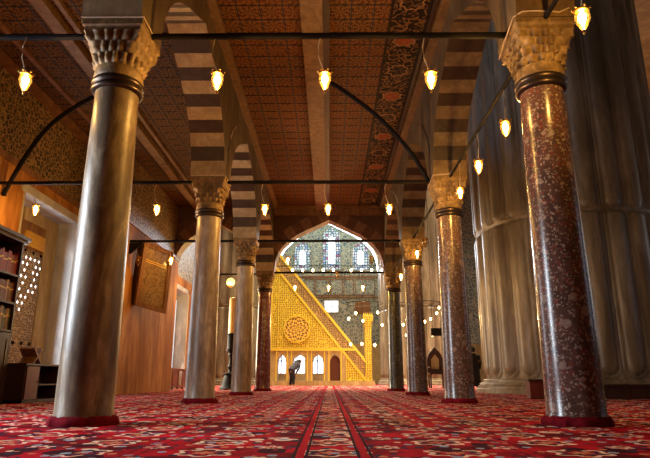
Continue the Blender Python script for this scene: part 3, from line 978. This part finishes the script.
# ------------------------------------------------------------------ bookcase and books
BX, BY0, BY1 = -6.4, 9.5, 11.45
t = thing('bookcase', 'tall dark wooden bookcase full of books at the left edge of the picture', 'bookcase', (BX, BY0, 0))
D = .5; L = BY1 - BY0
mb = MB(); mb.box(-D, 0, L - .05, L, 0, 3.2); mb.box(-D, 0, 0, .05, 0, 3.2); mb.box(-D, -D + .03, 0, L, 0, 3.2); mb.build('case', M['wood_dark'], t)
mb = MB(); mb.box(-D - .03, .05, -.05, L + .05, 3.2, 3.27); mb.box(-D - .05, .09, -.09, L + .09, 3.27, 3.34); mb.build('cornice', M['wood_dark'], t)
SH = [1.42, 1.97, 2.53]
for k, z in enumerate(SH):
    mb = MB(); mb.box(-D + .03, -.005, .05, L - .05, z - .035, z); mb.build('shelf', M['wood_dark'], t)
for k in range(2):
    y0 = .06 + k * (L / 2 - .03)
    mb = MB(); mb.box(-.03, 0, y0, y0 + L / 2 - .09, .12, 1.36); 
    mb.box(0, .012, y0 + .08, y0 + .10, .25, 1.25); mb.box(0, .012, y0 + L / 2 - .19, y0 + L / 2 - .17, .25, 1.25); mb.box(0, .012, y0 + .08, y0 + L / 2 - .17, 1.23, 1.25); mb.box(0, .012, y0 + .08, y0 + L / 2 - .17, .25, .27)
    d_ = mb.build('door', M['wood_dark'], t)
    mb = MB(); mb.ball((.03, y0 + (.06 if k else L / 2 - .15), .8), .02); mb.build('knob', M['brass'], d_)
def bookmat(name, c): return plain(name, c, .5)
BM = {'crimson': bookmat('crimson_cover', (.25, .01, .02)), 'maroon': bookmat('maroon_cover', (.12, .012, .02)), 'brown': bookmat('brown_cover', (.16, .06, .025)),
      'green': bookmat('dark_green_cover', (.05, .07, .03)), 'tan': bookmat('tan_cover', (.35, .2, .08))}
M['paper'] = plain('book_paper', (.55, .47, .34), .9)
random.seed(11)
ORD = ['first', 'second', 'third', 'fourth', 'fifth', 'sixth', 'seventh', 'eighth', 'ninth', 'tenth', 'eleventh', 'twelfth', 'thirteenth', 'fourteenth', 'fifteenth', 'sixteenth', 'seventeenth', 'eighteenth', 'nineteenth', 'twentieth']
for s_i, z in enumerate(SH):
    y = L - .07; k = 0
    pal = {2: ['crimson', 'crimson', 'maroon', 'crimson'], 1: ['maroon', 'brown', 'brown', 'maroon', 'tan'], 0: ['green', 'tan', 'brown', 'green']}[s_i]
    while y > .62 and k < 20:
        wd = random.uniform(.048, .07); hh = random.uniform(.38, .46); dp = random.uniform(.26, .3)
        cn = pal[k % len(pal)]
        nm = ORD[k]
        b = thing('book', '%s-bound book on the %s shelf, %s from the right end of the bookcase' % (cn.replace('green', 'dark green'), ['lowest', 'middle', 'top'][s_i], nm), 'book', (BX - .05, BY0 + y - wd / 2, z), 0, 'bound books in the dark bookcase')
        h2 = wd / 2 - .002
        mb = MB(); mb.box(-dp, 0, -h2, -h2 + .005, 0, hh); mb.box(-dp, 0, h2 - .005, h2, 0, hh); mb.box(-.008, 0, -h2, h2, 0, hh)
        mb.box(0, .004, -h2, h2, hh * .2, hh * .22); mb.box(0, .004, -h2, h2, hh * .78, hh * .8)
        mb.build('cover', BM[cn], b)
        mb = MB(); mb.box(-dp + .01, -.008, -h2 + .005, h2 - .005, .006, hh - .008); mb.build('pages', M['paper'], b)
        mb = MB(); mb.box(.0005, .003, -h2 * .8, h2 * .8, hh * .62, hh * .68); mb.build('gilt_label', M['gold'], b)
        y -= wd; k += 1

# low dark cabinet beside it
t = thing('low_cabinet', 'low dark wooden cabinet with an open niche, right of the bookcase', 'cabinet', (-6.12, 11.62, 0))
mb = MB(); mb.box(-.42, 0, 0, .04, 0, .74); mb.box(-.42, 0, 1.5, 1.54, 0, .74); mb.box(-.42, -.4, 0, 1.54, 0, .74); mb.box(-.42, 0, .55, .59, 0, .72); mb.box(-.42, 0, 0, 1.54, 0, .06); mb.box(-.42, 0, .59, 1.5, .34, .37); mb.build('case', M['wood_dark'], t)
mb = MB(); mb.box(-.45, .03, -.02, 1.58, .74, .78); mb.build('cabinet_top', M['wood_dark'], t)
mb = MB(); mb.box(0, .02, .05, .54, .07, .72); d_ = mb.build('door', M['wood_red'], t)
mb = MB(); mb.ball((.035, .48, .42), .015); mb.build('knob', M['brass'], d_)
# small carved stand on the cabinet
t = thing('reading_stand', 'small folding wooden reading stand on top of the low cabinet', 'stand', (-6.32, 12.0, .782))
for s_ in (1, -1):
    mb = MB(); mb.prism([(-.02, .0), (.02, .0), (.34, .30), (.31, .33)], 'y', -.16, .16)
    if s_ < 0:
        mb.v = [(-x_ + .3, y_, z_) for x_, y_, z_ in mb.v]
    mb.v = [(y_, x_, z_) for x_, y_, z_ in mb.v]
    mb.build('panel', M['wood_mid'], t)
# low red-brown railing in the second recess
t = thing('low_railing', 'low dark red wooden railing before the far left recess', 'railing', (-7.1, 24.3, 0))
mb = MB(); mb.box(0, .08, 0, 4.6, .82, .92); mb.box(0, .08, 0, 4.6, .1, .18); mb.build('rail', M['wood_red'], t)
for k in range(6):
    mb = MB(); mb.box(0, .08, k * .9, k * .9 + .1, 0, .9); mb.build('post', M['wood_red'], t)
for k in range(5):
    if k % 2 == 0:
        mb = MB(); mb.box(.02, .05, k * .9 + .1, k * .9 + .9, .18, .82); mb.build('panel', M['wood_red'], t)

# ------------------------------------------------------------------ tilted frame on the left wall
t = thing('picture_frame', 'large tilted glazed frame with thick brown border hanging on the left wall', 'frame', (0, 0, 0))
P_ = {'bl': Vector((-6.30, 18.15, 2.78)), 'br': Vector((-5.62, 19.30, 2.62)), 'tl': Vector((-6.02, 17.75, 4.82)), 'tr': Vector((-5.44, 19.05, 4.72))}
ux = (P_['br'] - P_['bl']); nrm = ux.cross(P_['tl'] - P_['bl']).normalized()
def fr_pt(u, v, d):
    b_ = P_['bl'].lerp(P_['br'], u); t_ = P_['tl'].lerp(P_['tr'], u)
    return b_.lerp(t_, v) + nrm * d
def fr_box(u0, u1, v0, v1, d0, d1):
    mb = MB(); c = [fr_pt(u, v, d) for d in (d0, d1) for v in (v0, v1) for u in (u0, u1)]
    mb.v = [tuple(p) for p in c]
    for f_ in ((0, 2, 3, 1), (4, 5, 7, 6), (0, 1, 5, 4), (2, 6, 7, 3), (0, 4, 6, 2), (1, 3, 7, 5)):
        mb.f.append(f_); mb.mi.append(0)
    return mb
if nrm.y > 0: nrm = -nrm
fr_box(0, 1, 0, 1, -.28, -.04).build('backing', M['wood_dark'], t)
mb = MB()
for args in ((0, 1, 0, .07), (0, 1, .93, 1), (0, .11, .07, .93), (.89, 1, .07, .93)):
    q = fr_box(*args, -.04, .05); o0 = len(mb.v); mb.v += q.v; mb.f += [tuple(a + o0 for a in f_) for f_ in q.f]; mb.mi += q.mi
mb.build('border', M['wood_mid'], t)
k = NT('glazed_calligraphy_panel')
x_, y_, z_ = k.xyz(k.geo())
v = k.noise(k.geo(), 3.0, 3, .5, 2.5)
gl = k.out(k.mix(k.line(v, .5, .03), (.30, .19, .07), (.12, .07, .02)), .12, 0, .8)
fr_box(.11, .89, .07, .93, -.04, -.01).build('glass', gl, t)
mb = MB()
for v0 in (.7, .73):
    q = fr_box(.14, .86, v0, v0 + .012, -.01, .0); o0 = len(mb.v); mb.v += q.v; mb.f += [tuple(a + o0 for a in f_) for f_ in q.f]; mb.mi += q.mi
mb.build('gilt_line', M['gold'], t)

# ------------------------------------------------------------------ giant candlestick
t = thing('giant_candlestick', 'giant black candlestick with a fat golden candle between the second and third left columns', 'candlestick', (-4.42, 26, 0))
mb = MB().lathe([(.50, 0), (.50, .05), (.44, .10), (.36, .30), (.30, .52), (.26, .62), (.34, .66), (.34, .70), (.20, .74)], 28); mb.build('bell_base', M['iron'], t, smooth=True)
mb = MB().lathe([(.14, .72), (.10, .85), (.16, .98), (.10, 1.12), (.10, 1.4), (.15, 1.5), (.12, 1.6), (.2, 1.7)], 20); mb.build('stem', M['iron'], t, smooth=True)
mb = MB().lathe([(.22, 1.68), (.24, 1.75), (.21, 1.8), (.21, 2.35), (.25, 2.42), (.21, 2.46)], 24); mb.build('socket', M['iron'], t, smooth=True)
mb = MB().lathe([(.19, 2.44), (.19, 4.0), (.17, 4.08), (.03, 4.12)], 24); cd = mb.build('candle', plain('golden_wax', (.62, .42, .16), .5), t, smooth=True)
mb = MB().tube([(0, 0, 4.1), (0, 0, 4.2)], .012); mb.build('wick', M['iron'], cd)
t = thing('globe_lamp', 'round yellow globe lamp hanging above the giant candle', 'lamp', (-4.78, 27, 5.0))
gl_ = bpy.data.lights.new('globe_light', 'POINT'); gl_.energy = 350; gl_.color = (1, .66, .2); gl_.shadow_soft_size = .1
o = bpy.data.objects.new('globe_light', gl_); COL.objects.link(o); o.parent = t; o.location = (0, -.3, -.45)
MB().ball((0, 0, 0), .20, seg=20, ring=14).build('globe', M['globe_glow'], t, smooth=True)
MB().lathe([(.06, -.26), (.14, -.22), (.12, -.17)], 16).build('holder', M['brass'], t, smooth=True)
MB().tube([(0, 0, .2), (0, 0, 13.0)], .012).build('cord', M['iron'], t)
# narrow gilded screens along the left of the hall, behind the columns
# ------------------------------------------------------------------ minbar
MY = 40.0
t = thing('minbar', 'tall golden carved pulpit staircase seen from the side through the far arch', 'minbar', (0, MY, 0))
# plinth
MB().box(-4.75, 3.1, -.35, 1.6, 0, .32).build('plinth', M['stone_warm'], t)
# arcade: lower storey with four openings
ops = [(-3.6, -3.0), (-2.55, -1.6), (-1.15, -.42), (.05, .75)]
zb, zt, zo = .32, 2.45, 2.1
mb = MB()
xs = [-4.3] + [v for o_ in ops for v in o_] + [1.15]
for i in range(0, len(xs), 2):
    mb.box(xs[i], xs[i + 1], 0, 1.2, zb, zt)
for x0, x1 in ops:
    prof = arch_pts((x1 - x0) / 2, .55, 6); cxm = (x0 + x1) / 2
    for j in range(len(prof) - 1):
        (xa, za), (xb, zb_) = prof[j], prof[j + 1]
        mb.box(0, 0, 0, 0, 0, 0) if False else None
        for yy in (0, 1.2):
            mb.quad([(cxm + xa, yy, 1.55 + za), (cxm + xb, yy, 1.55 + zb_), (cxm + xb, yy, zt), (cxm + xa, yy, zt)])
        mb.quad([(cxm + xa, 0, 1.55 + za), (cxm + xb, 0, 1.55 + zb_), (cxm + xb, 1.2, 1.55 + zb_), (cxm + xa, 1.2, 1.55 + za)])
mb.build('arcade', M['stone_warm'], t)
mb = MB()
for x0, x1 in ops:
    for xx in (x0 - .12, x1 + .04):
        mb.box(xx, xx + .08, -.05, 0, zb, zt)
mb.box(-4.3, 1.9, -.08, 0, 2.34, 2.5)
mb.build('arcade_trim', M['gilt_border'], t)
MB().box(.05, .75, .5, .56, .32, 2.0).build('niche_door', M['wood_red'], t)
# the left edge post (tower)
MB().box(-4.75, -4.2, -.1, 1.3, .32, 11.2).build('tower', M['gilt'], t)
# triangular side, gilded carving: above z 2.45 under the balustrade
def bal(x, lo): # balustrade edges
    x0, z0, x1, z1 = (-3.33, 7.69, 2.38, .64) if lo else (-2.1, 7.2, 2.54, 1.78)
    return z0 + (x - x0) * (z1 - z0) / (x1 - x0)
mb = MB()
mb.prism([(-4.2, 2.45), (.915, 2.45), (-4.2, bal(-4.2, True) - .15)], 'y', 0, 1.2)
mb.build('carved_side', M['gilt'], t)
mb = MB(); mb.prism([(1.15, .32), (2.45, .32), (2.45, .42), (1.15, bal(1.15, True) - .12)], 'y', 0, 1.2); mb.build('carved_side', M['gilt'], t)
# gilded border under the balustrade and frame lines
mb = MB()
mb.prism([(-4.2, bal(-4.2, True) - .22), (-4.2, bal(-4.2, True) + .02), (2.6, bal(2.6, True) + .02), (2.6, bal(2.6, True) - .22)], 'y', -.06, 1.2)
mb.box(-4.2, -4.0, -.06, 0, 2.5, bal(-4.1, True) - .2)
mb.box(-3.62, -3.56, -.05, 0, 2.5, bal(-3.6, True) - .2)
mb.build('gilded_border', M['gilt_border'], t)
# balustrade panels
mb = MB()
def hi(x): return bal(x, True) + 1.02
mb.prism([(-4.2, bal(-4.2, True)), (2.5, bal(2.5, True) + .05), (2.5, hi(2.5)), (-4.2, hi(-4.2))], 'y', 0, .08)
mb.build('balustrade', M['lattice'], t)
mb = MB()
mb.prism([(-4.2, hi(-4.2)), (2.55, hi(2.55)), (2.55, hi(2.55) + .26), (-4.2, hi(-4.2) + .26)], 'y', -.05, .13)
mb.build('handrail', M['gilt_border'], t)
mb = MB()
nst = 24
for k in range(nst):
    x1 = 2.4 - k * 6.2 / nst; z1 = bal(x1, True) + .1
    mb.box(x1 - 6.2 / nst, x1, .08, 1.1, max(.3, z1 - .5), z1 + .1)
mb.build('stairs', M['stone_warm'], t)
# gate
mb = MB()
mb.box(2.5, 2.95, -.1, .15, .32, 4.3); mb.box(2.5, 2.95, 1.0, 1.25, .32, 4.3); mb.box(2.45, 3.0, -.15, 1.3, 4.0, 4.35)
mb.prism([(2.4, 4.35), (3.05, 4.35), (3.1, 4.75), (2.35, 4.75)], 'y', -.2, 1.35)
mb.build('gate', M['gilt'], t)
mb = MB()
for k in range(5):
    mb.prism([(2.38 + k * .14, 4.75), (2.5 + k * .14, 4.75), (2.44 + k * .14, 5.0)], 'y', -.15, -.05)
mb.build('gate_crest', M['gilt_border'], t)
# medallion
mb = MB()
ring = [(cos(2 * pi * k / 40), sin(2 * pi * k / 40)) for k in range(40)]
mb.prism([(a * .86, b * .86) for a, b in ring], 'y', -.07, 0)
mb.build('medallion', M['medal'], t, loc=(-2.27, 0, 3.84))
mb = MB()
for k in range(40):
    a, b = ring[k], ring[(k + 1) % 40]
    mb.quad([(a[0]*.86, -.10, a[1]*.86), (b[0]*.86, -.10, b[1]*.86), (b[0]*.95, -.10, b[1]*.95), (a[0]*.95, -.10, a[1]*.95)])
    mb.quad([(a[0]*.95, -.10, a[1]*.95), (b[0]*.95, -.10, b[1]*.95), (b[0]*.95, 0, b[1]*.95), (a[0]*.95, 0, a[1]*.95)])
mb.build('medallion_ring', M['gilt_border'], t, loc=(-2.27, 0, 3.84))

# ------------------------------------------------------------------ hall lamps
HL = {}
def small_lamp(x, y, z, label, top, group='small lamps hanging in the hall'):
    t = thing('small_lamp', label, 'lamp', (x, y, z), 0, group)
    if 'b' not in HL:
        HL['b'] = MB().lathe([(.02, .08), (.055, .04), (.062, 0), (.045, -.055), (.015, -.09)], 12).build('glass_bowl', M['lamp_glow'], t, smooth=True).data
    else:
        o = bpy.data.objects.new('glass_bowl', HL['b']); COL.objects.link(o); o.parent = t
    MB().lathe([(.006, .07), (.006, top - z)], 6).build('wire', M['iron'], t)
    return t
HALL = [(1.11, 3.78, 'leftmost of the cluster above the minbar gate'), (1.51, 4.06, 'highest left one above the minbar gate'), (1.9, 3.61, 'just above the top of the minbar gate'),
        (2.76, 4.11, 'high, right of the minbar gate'), (3.03, 3.44, 'right of the minbar gate, before the pale pier'), (1.21, 2.34, 'low behind the minbar handrail'),
        (1.82, 2.34, 'low beside the minbar gate post'), (2.55, 2.28, 'low, right of the minbar gate post'),
        (4.99, 3.38, 'lowest of the rising row between the third and second right columns'), (5.34, 3.55, 'second of the rising row right of the third right column'),
        (5.68, 3.71, 'third of the rising row right of the third right column'), (6.09, 4.05, 'fourth of the rising row right of the third right column'),
        (6.28, 4.39, 'topmost of the rising row beside the second right column'), (4.35, 2.83, 'low between the two far right columns'),
        (4.21, 3.44, 'middle height between the two far right columns'), (5.75, 2.82, 'alone, below the rising row near the loudspeaker')]
def hoop(cx, cy, z, r, label):
    t = thing('lamp_hoop', label, 'chandelier ring', (cx, cy, z), 0, 'iron hoops carrying hall lamps')
    pts = [(r * cos(2 * pi * k / 40), r * sin(2 * pi * k / 40), 0) for k in range(41)]
    MB().tube(pts, .025, 6).build('ring', M['iron'], t, smooth=True)
    for k in range(3):
        a = .4 + 2 * pi * k / 3
        MB().tube([(r * cos(a), r * sin(a), 0), (r * .3 * cos(a), r * .3 * sin(a), 18 - z)], .008, 6).build('hanger', M['iron'], t)
    o = bpy.data.objects.new('hoop_light', hoop_light); COL.objects.link(o); o.parent = t; o.location = (0, 0, -.9)
hoop_light = bpy.data.lights.new('hoop_light', 'POINT'); hoop_light.energy = 900; hoop_light.color = (1, .62, .25); hoop_light.shadow_soft_size = .1
H1, H2 = (2.05, 33.0, 4.72, 1.1), (5.3, 33.0, 4.72, 1.25)
hoop(*H1, 'thin iron hoop above the lamps by the minbar gate')
hoop(*H2, 'thin iron hoop over the rising row of lamps at right')
for x, z, lb in HALL:
    cx_, cy_, cz_, r_ = H1 if x < 3.5 else H2
    dx = max(-r_ * .999, min(r_ * .999, x - cx_))
    small_lamp(cx_ + dx, cy_ - sqrt(r_ * r_ - dx * dx), z, 'small glowing hall lamp, ' + lb, cz_)
t = thing('lamp_rail', 'thin straight rail of small lamps across the upper far arch', 'rail', (0, 30.2, 6.42))
MB().tube([(-4, 0, 0), (4, 0, 0)], .02, 6).build('rail_bar', M['iron'], t)
for x in (-3.9, 3.9):
    MB().tube([(x, 0, 0), (x, 0, 11.58)], .01, 6).build('hanger', M['iron'], t)
for k in range(9):
    x = -2.0 + k * .56 + (.4 if k > 4 else 0)
    small_lamp(x, 30.2, 6.19, 'small glowing lamp on the rail across the far arch, %s from the left' % ORD[k], 6.42)

# ------------------------------------------------------------------ loudspeaker, preaching chair
t = thing('loudspeaker', 'black box loudspeaker hanging between the third and second right columns', 'loudspeaker', (5.28, 28, 2.5), -.2)
MB().box(-.28, .28, -.15, .2, 0, .36).build('cabinet', M['black_cloth'], t)
MB().box(-.25, .25, -.17, -.15, .03, .33).build('grille', M['iron'], t)
MB().tube([(-.2, 0, .36), (-.2, 0, 15.5)], .01).build('hanger', M['iron'], t)
MB().tube([(.2, 0, .36), (.2, 0, 15.5)], .01).build('hanger', M['iron'], t)
t = thing('preacher_chair', 'high-backed dark carved chair with pointed back between the right columns', 'chair', (5.55, 30, 0))
mb = MB(); mb.prism([(-.42, .75), (.42, .75), (.42, 1.5), (.3, 1.75), (0, 2.1), (-.3, 1.75), (-.42, 1.5)], 'y', .35, .42); bk = mb.build('backrest', M['wood_dark'], t)
mb = MB(); mb.prism([(-.2, .95), (.2, .95), (.2, 1.45), (0, 1.7), (-.2, 1.45)], 'y', .33, .35); mb.build('carved_panel', M['stone_warm'], bk)
MB().box(-.42, .42, -.3, .42, .68, .76).build('seat', M['wood_dark'], t)
for sx in (-.4, .33):
    for sy in (-.28, .33):
        MB().box(sx, sx + .08, sy, sy + .08, 0, .68).build('leg', M['wood_dark'], t)
    MB().box(sx, sx + .08, -.28, .38, 1.0, 1.08).build('armrest', M['wood_dark'], t)

# dark low barrier at the foot of the great pier
t = thing('low_barrier', 'low dark wooden barrier at the foot of the huge pier, right of the near column', 'barrier', (5.5, 13.6, 0))
mb = MB(); mb.box(0, 5.5, 0, .08, .02, .30); mb.build('board', M['wood_dark'], t)
mb = MB(); mb.box(0, 5.5, -.04, .12, .30, .35); mb.build('top_rail', M['wood_dark'], t)
for k in range(5):
    MB().box(k * 1.35, k * 1.35 + .1, -.02, .10, 0, .36).build('post', M['wood_dark'], t)
t = thing('small_cabinet', 'small reddish wooden box behind the foot of the near right column', 'box', (5.05, 14.3, 0))
MB().box(-.2, .2, -.15, .15, .03, .42).build('body', M['wood_red'], t)
MB().box(-.23, .23, -.18, .18, .42, .46).build('lid', M['wood_dark'], t)
MB().box(-.22, .22, -.17, .17, 0, .03).build('foot', M['wood_dark'], t)

# ------------------------------------------------------------------ people
def skinned(name, joints, edges, mat, parent, sub=2):
    me = bpy.data.meshes.new(name)
    me.from_pydata([j[0] for j in joints], edges, [])
    o = bpy.data.objects.new(name, me); COL.objects.link(o); o.parent = parent
    me.materials.append(mat)
    sk = o.modifiers.new('skin', 'SKIN')
    sk.use_smooth_shade = True
    lay = me.skin_vertices[0] if me.skin_vertices else None
    if lay is None:
        import bmesh
        bm = bmesh.new(); bm.from_mesh(me); bm.verts.layers.skin.verify(); bm.to_mesh(me); bm.free()
        lay = me.skin_vertices[0]
    for i, j in enumerate(joints):
        lay.data[i].radius = (j[1], j[2] if len(j) > 2 else j[1])
        lay.data[i].use_root = (i == 0)
    ss = o.modifiers.new('sub', 'SUBSURF'); ss.levels = sub; ss.render_levels = sub
    return o
def head_parts(parent, c, face):
    """hair and facial features around head centre c; face = unit direction"""
    c = Vector(c); f_ = Vector(face).normalized(); up = Vector((0, 0, 1)); s_ = f_.cross(up).normalized()
    mb = MB(); mb.ball((0, 0, 0), .108, .118, .125)
    mb.v = [v for v in mb.v]
    o = mb.build('hair', M['hair'], parent, smooth=True); o.location = c - f_ * .018 + up * .028
    mb = MB()
    q = c + f_ * .105; mb.ball(tuple(q - up * .01), .014, .014, .024, 8, 6)
    for sg in (1, -1):
        mb.ball(tuple(c + s_ * sg * .098 - up * .01), .015, .02, .03, 8, 6)
    mb.build('nose_and_ears', M['skin'], parent, smooth=True)
    mb = MB()
    for sg in (1, -1):
        mb.ball(tuple(c + f_ * .094 + s_ * sg * .035 + up * .012), .009, seg=8, ring=6)
    mb.ball(tuple(c + f_ * .092 - up * .05), .02, .008, .006, 8, 6)
    mb.build('eyes_and_mouth', M['hair'], parent, smooth=True)
def hand(js, es, wrist_i, wrist, d, side):
    """palm and five short tapered finger chains"""
    d = Vector(d).normalized(); side = Vector(side).normalized(); w_ = Vector(wrist)
    i0 = len(js); js.append((tuple(w_ + d * .055), .030, .016)); es.append((wrist_i, i0))
    for k, (off, ln) in enumerate(((-.03, .07), (-.01, .085), (.01, .08), (.03, .062))):
        a = w_ + d * .09 + side * off; b = a + d * ln * .55 + Vector((0, 0, -.008)); c = b + d * ln * .45 + Vector((0, 0, -.02))
        i = len(js); js += [(tuple(a), .009), (tuple(b), .0085), (tuple(c), .007)]; es += [(i0, i), (i, i + 1), (i + 1, i + 2)]
    a = w_ + d * .03 - side * .035; b = a + d * .04 - side * .025
    i = len(js); js += [(tuple(a), .010), (tuple(b), .008)]; es += [(i0, i), (i, i + 1)]

# standing figure in black, back to the camera
t = thing('person', 'person in a long black coat standing left of the huge pier, seen from behind', 'person', (5.98, 24.0, 0), 0)
js = [((0, 0, .95), .17, .12), ((0, 0, 1.12), .15, .11), ((0, 0, 1.34), .19, .11), ((0, 0, 1.46), .06, .06), ((0, .01, 1.56), .075, .085), ((0, .01, 1.68), .06, .075),
      ((.09, 0, .86), .10), ((.10, 0, .48), .07), ((.11, .02, .09), .05), ((.12, .14, .04), .04),
      ((-.09, 0, .86), .10), ((-.10, 0, .48), .07), ((-.11, .02, .09), .05), ((-.12, .14, .04), .04),
      ((.20, 0, 1.38), .06), ((.25, -.01, 1.1), .045), ((.25, .08, .85), .032),
      ((-.20, 0, 1.38), .06), ((-.25, -.01, 1.1), .045), ((-.25, .08, .85), .032)]
es = [(0, 1), (1, 2), (2, 3), (3, 4), (4, 5), (0, 6), (6, 7), (7, 8), (8, 9), (0, 10), (10, 11), (11, 12), (12, 13), (2, 14), (14, 15), (15, 16), (2, 17), (17, 18), (18, 19)]
hand(js, es, 16, (.25, .08, .85), (0, .12, -1), (0, 1, 0)); hand(js, es, 19, (-.25, .08, .85), (0, .12, -1), (0, 1, 0))
skinned('body', js, es, M['skin'], t)
def coat(mb, secs, seg=20):
    i0 = len(mb.v)
    for (cx, cy, z, rx, ry) in secs:
        for k in range(seg):
            a = 2 * pi * k / seg; r = 1 + .03 * sin(5 * a + z * 3)
            mb.v.append((cx + rx * r * cos(a), cy + ry * r * sin(a), z))
    for j in range(len(secs) - 1):
        for k in range(seg):
            k2 = (k + 1) % seg
            mb.f.append((i0 + j*seg + k, i0 + j*seg + k2, i0 + (j+1)*seg + k2, i0 + (j+1)*seg + k)); mb.mi.append(0)
    return mb
mb = coat(MB(), [(0, 0, .16, .27, .20), (0, 0, .5, .24, .18), (0, 0, .9, .215, .165), (0, 0, 1.12, .195, .15), (0, 0, 1.34, .235, .155), (0, 0, 1.43, .17, .12), (0, 0, 1.49, .075, .08)])
for sg in (1, -1):
    mb.tube([(sg * .17, 0, 1.40), (sg * .225, 0, 1.34), (sg * .265, -.01, 1.1), (sg * .26, .07, .87)], [.075, .078, .062, .052], 10)
mb.build('black_coat', M['black_cloth'], t, smooth=True)
head_parts(t, (0, .015, 1.62), (0, 1, 0))

# person bowing beside the minbar
t = thing('person', 'person in dark clothes bowing forward at the foot of the golden minbar', 'person', (-2.2, 34.0, 0), -pi / 2 + .9)
t.scale = (1.08, 1.08, 1.08)
js = [((0, 0, .90), .14, .12), ((0, .22, 1.05), .14, .11), ((0, .42, 1.20), .17, .11), ((0, .52, 1.27), .055, .055), ((0, .60, 1.31), .08, .08), ((0, .69, 1.28), .06, .07),
      ((.09, 0, .82), .09), ((.10, .06, .47), .065), ((.11, -.02, .09), .045), ((.12, .11, .04), .038),
      ((-.09, 0, .82), .09), ((-.10, .06, .47), .065), ((-.11, -.02, .09), .045), ((-.12, .11, .04), .038),
      ((.19, .42, 1.18), .055), ((.22, .30, .92), .042), ((.15, .16, .70), .03),
      ((-.19, .42, 1.18), .055), ((-.22, .30, .92), .042), ((-.15, .16, .70), .03)]
es = [(0, 1), (1, 2), (2, 3), (3, 4), (4, 5), (0, 6), (6, 7), (7, 8), (8, 9), (0, 10), (10, 11), (11, 12), (12, 13), (2, 14), (14, 15), (15, 16), (2, 17), (17, 18), (18, 19)]
hand(js, es, 16, (.15, .16, .70), (0, -.3, -1), (1, 0, 0)); hand(js, es, 19, (-.15, .16, .70), (0, -.3, -1), (1, 0, 0))
skinned('body', js, es, M['skin'], t)
mb = MB()
mb.tube([(0, -.06, .86), (0, .1, .98), (0, .28, 1.11), (0, .44, 1.22), (0, .50, 1.26)], [.16, .17, .18, .20, .10], 16)
for sg in (1, -1):
    mb.tube([(sg * .15, .43, 1.21), (sg * .21, .40, 1.15), (sg * .23, .30, .93), (sg * .16, .18, .74)], [.07, .072, .058, .048], 10)
mb.build('jacket', M['navy_cloth'], t, smooth=True)
mb = MB()
for sg in (1, -1):
    mb.tube([(sg * .08, -.01, .92), (sg * .09, .03, .7), (sg * .10, .07, .47), (sg * .11, .0, .12)], [.12, .105, .085, .07], 12)
mb.build('trousers', M['black_cloth'], t, smooth=True)
head_parts(t, (0, .63, 1.31), (0, .8, -.6))
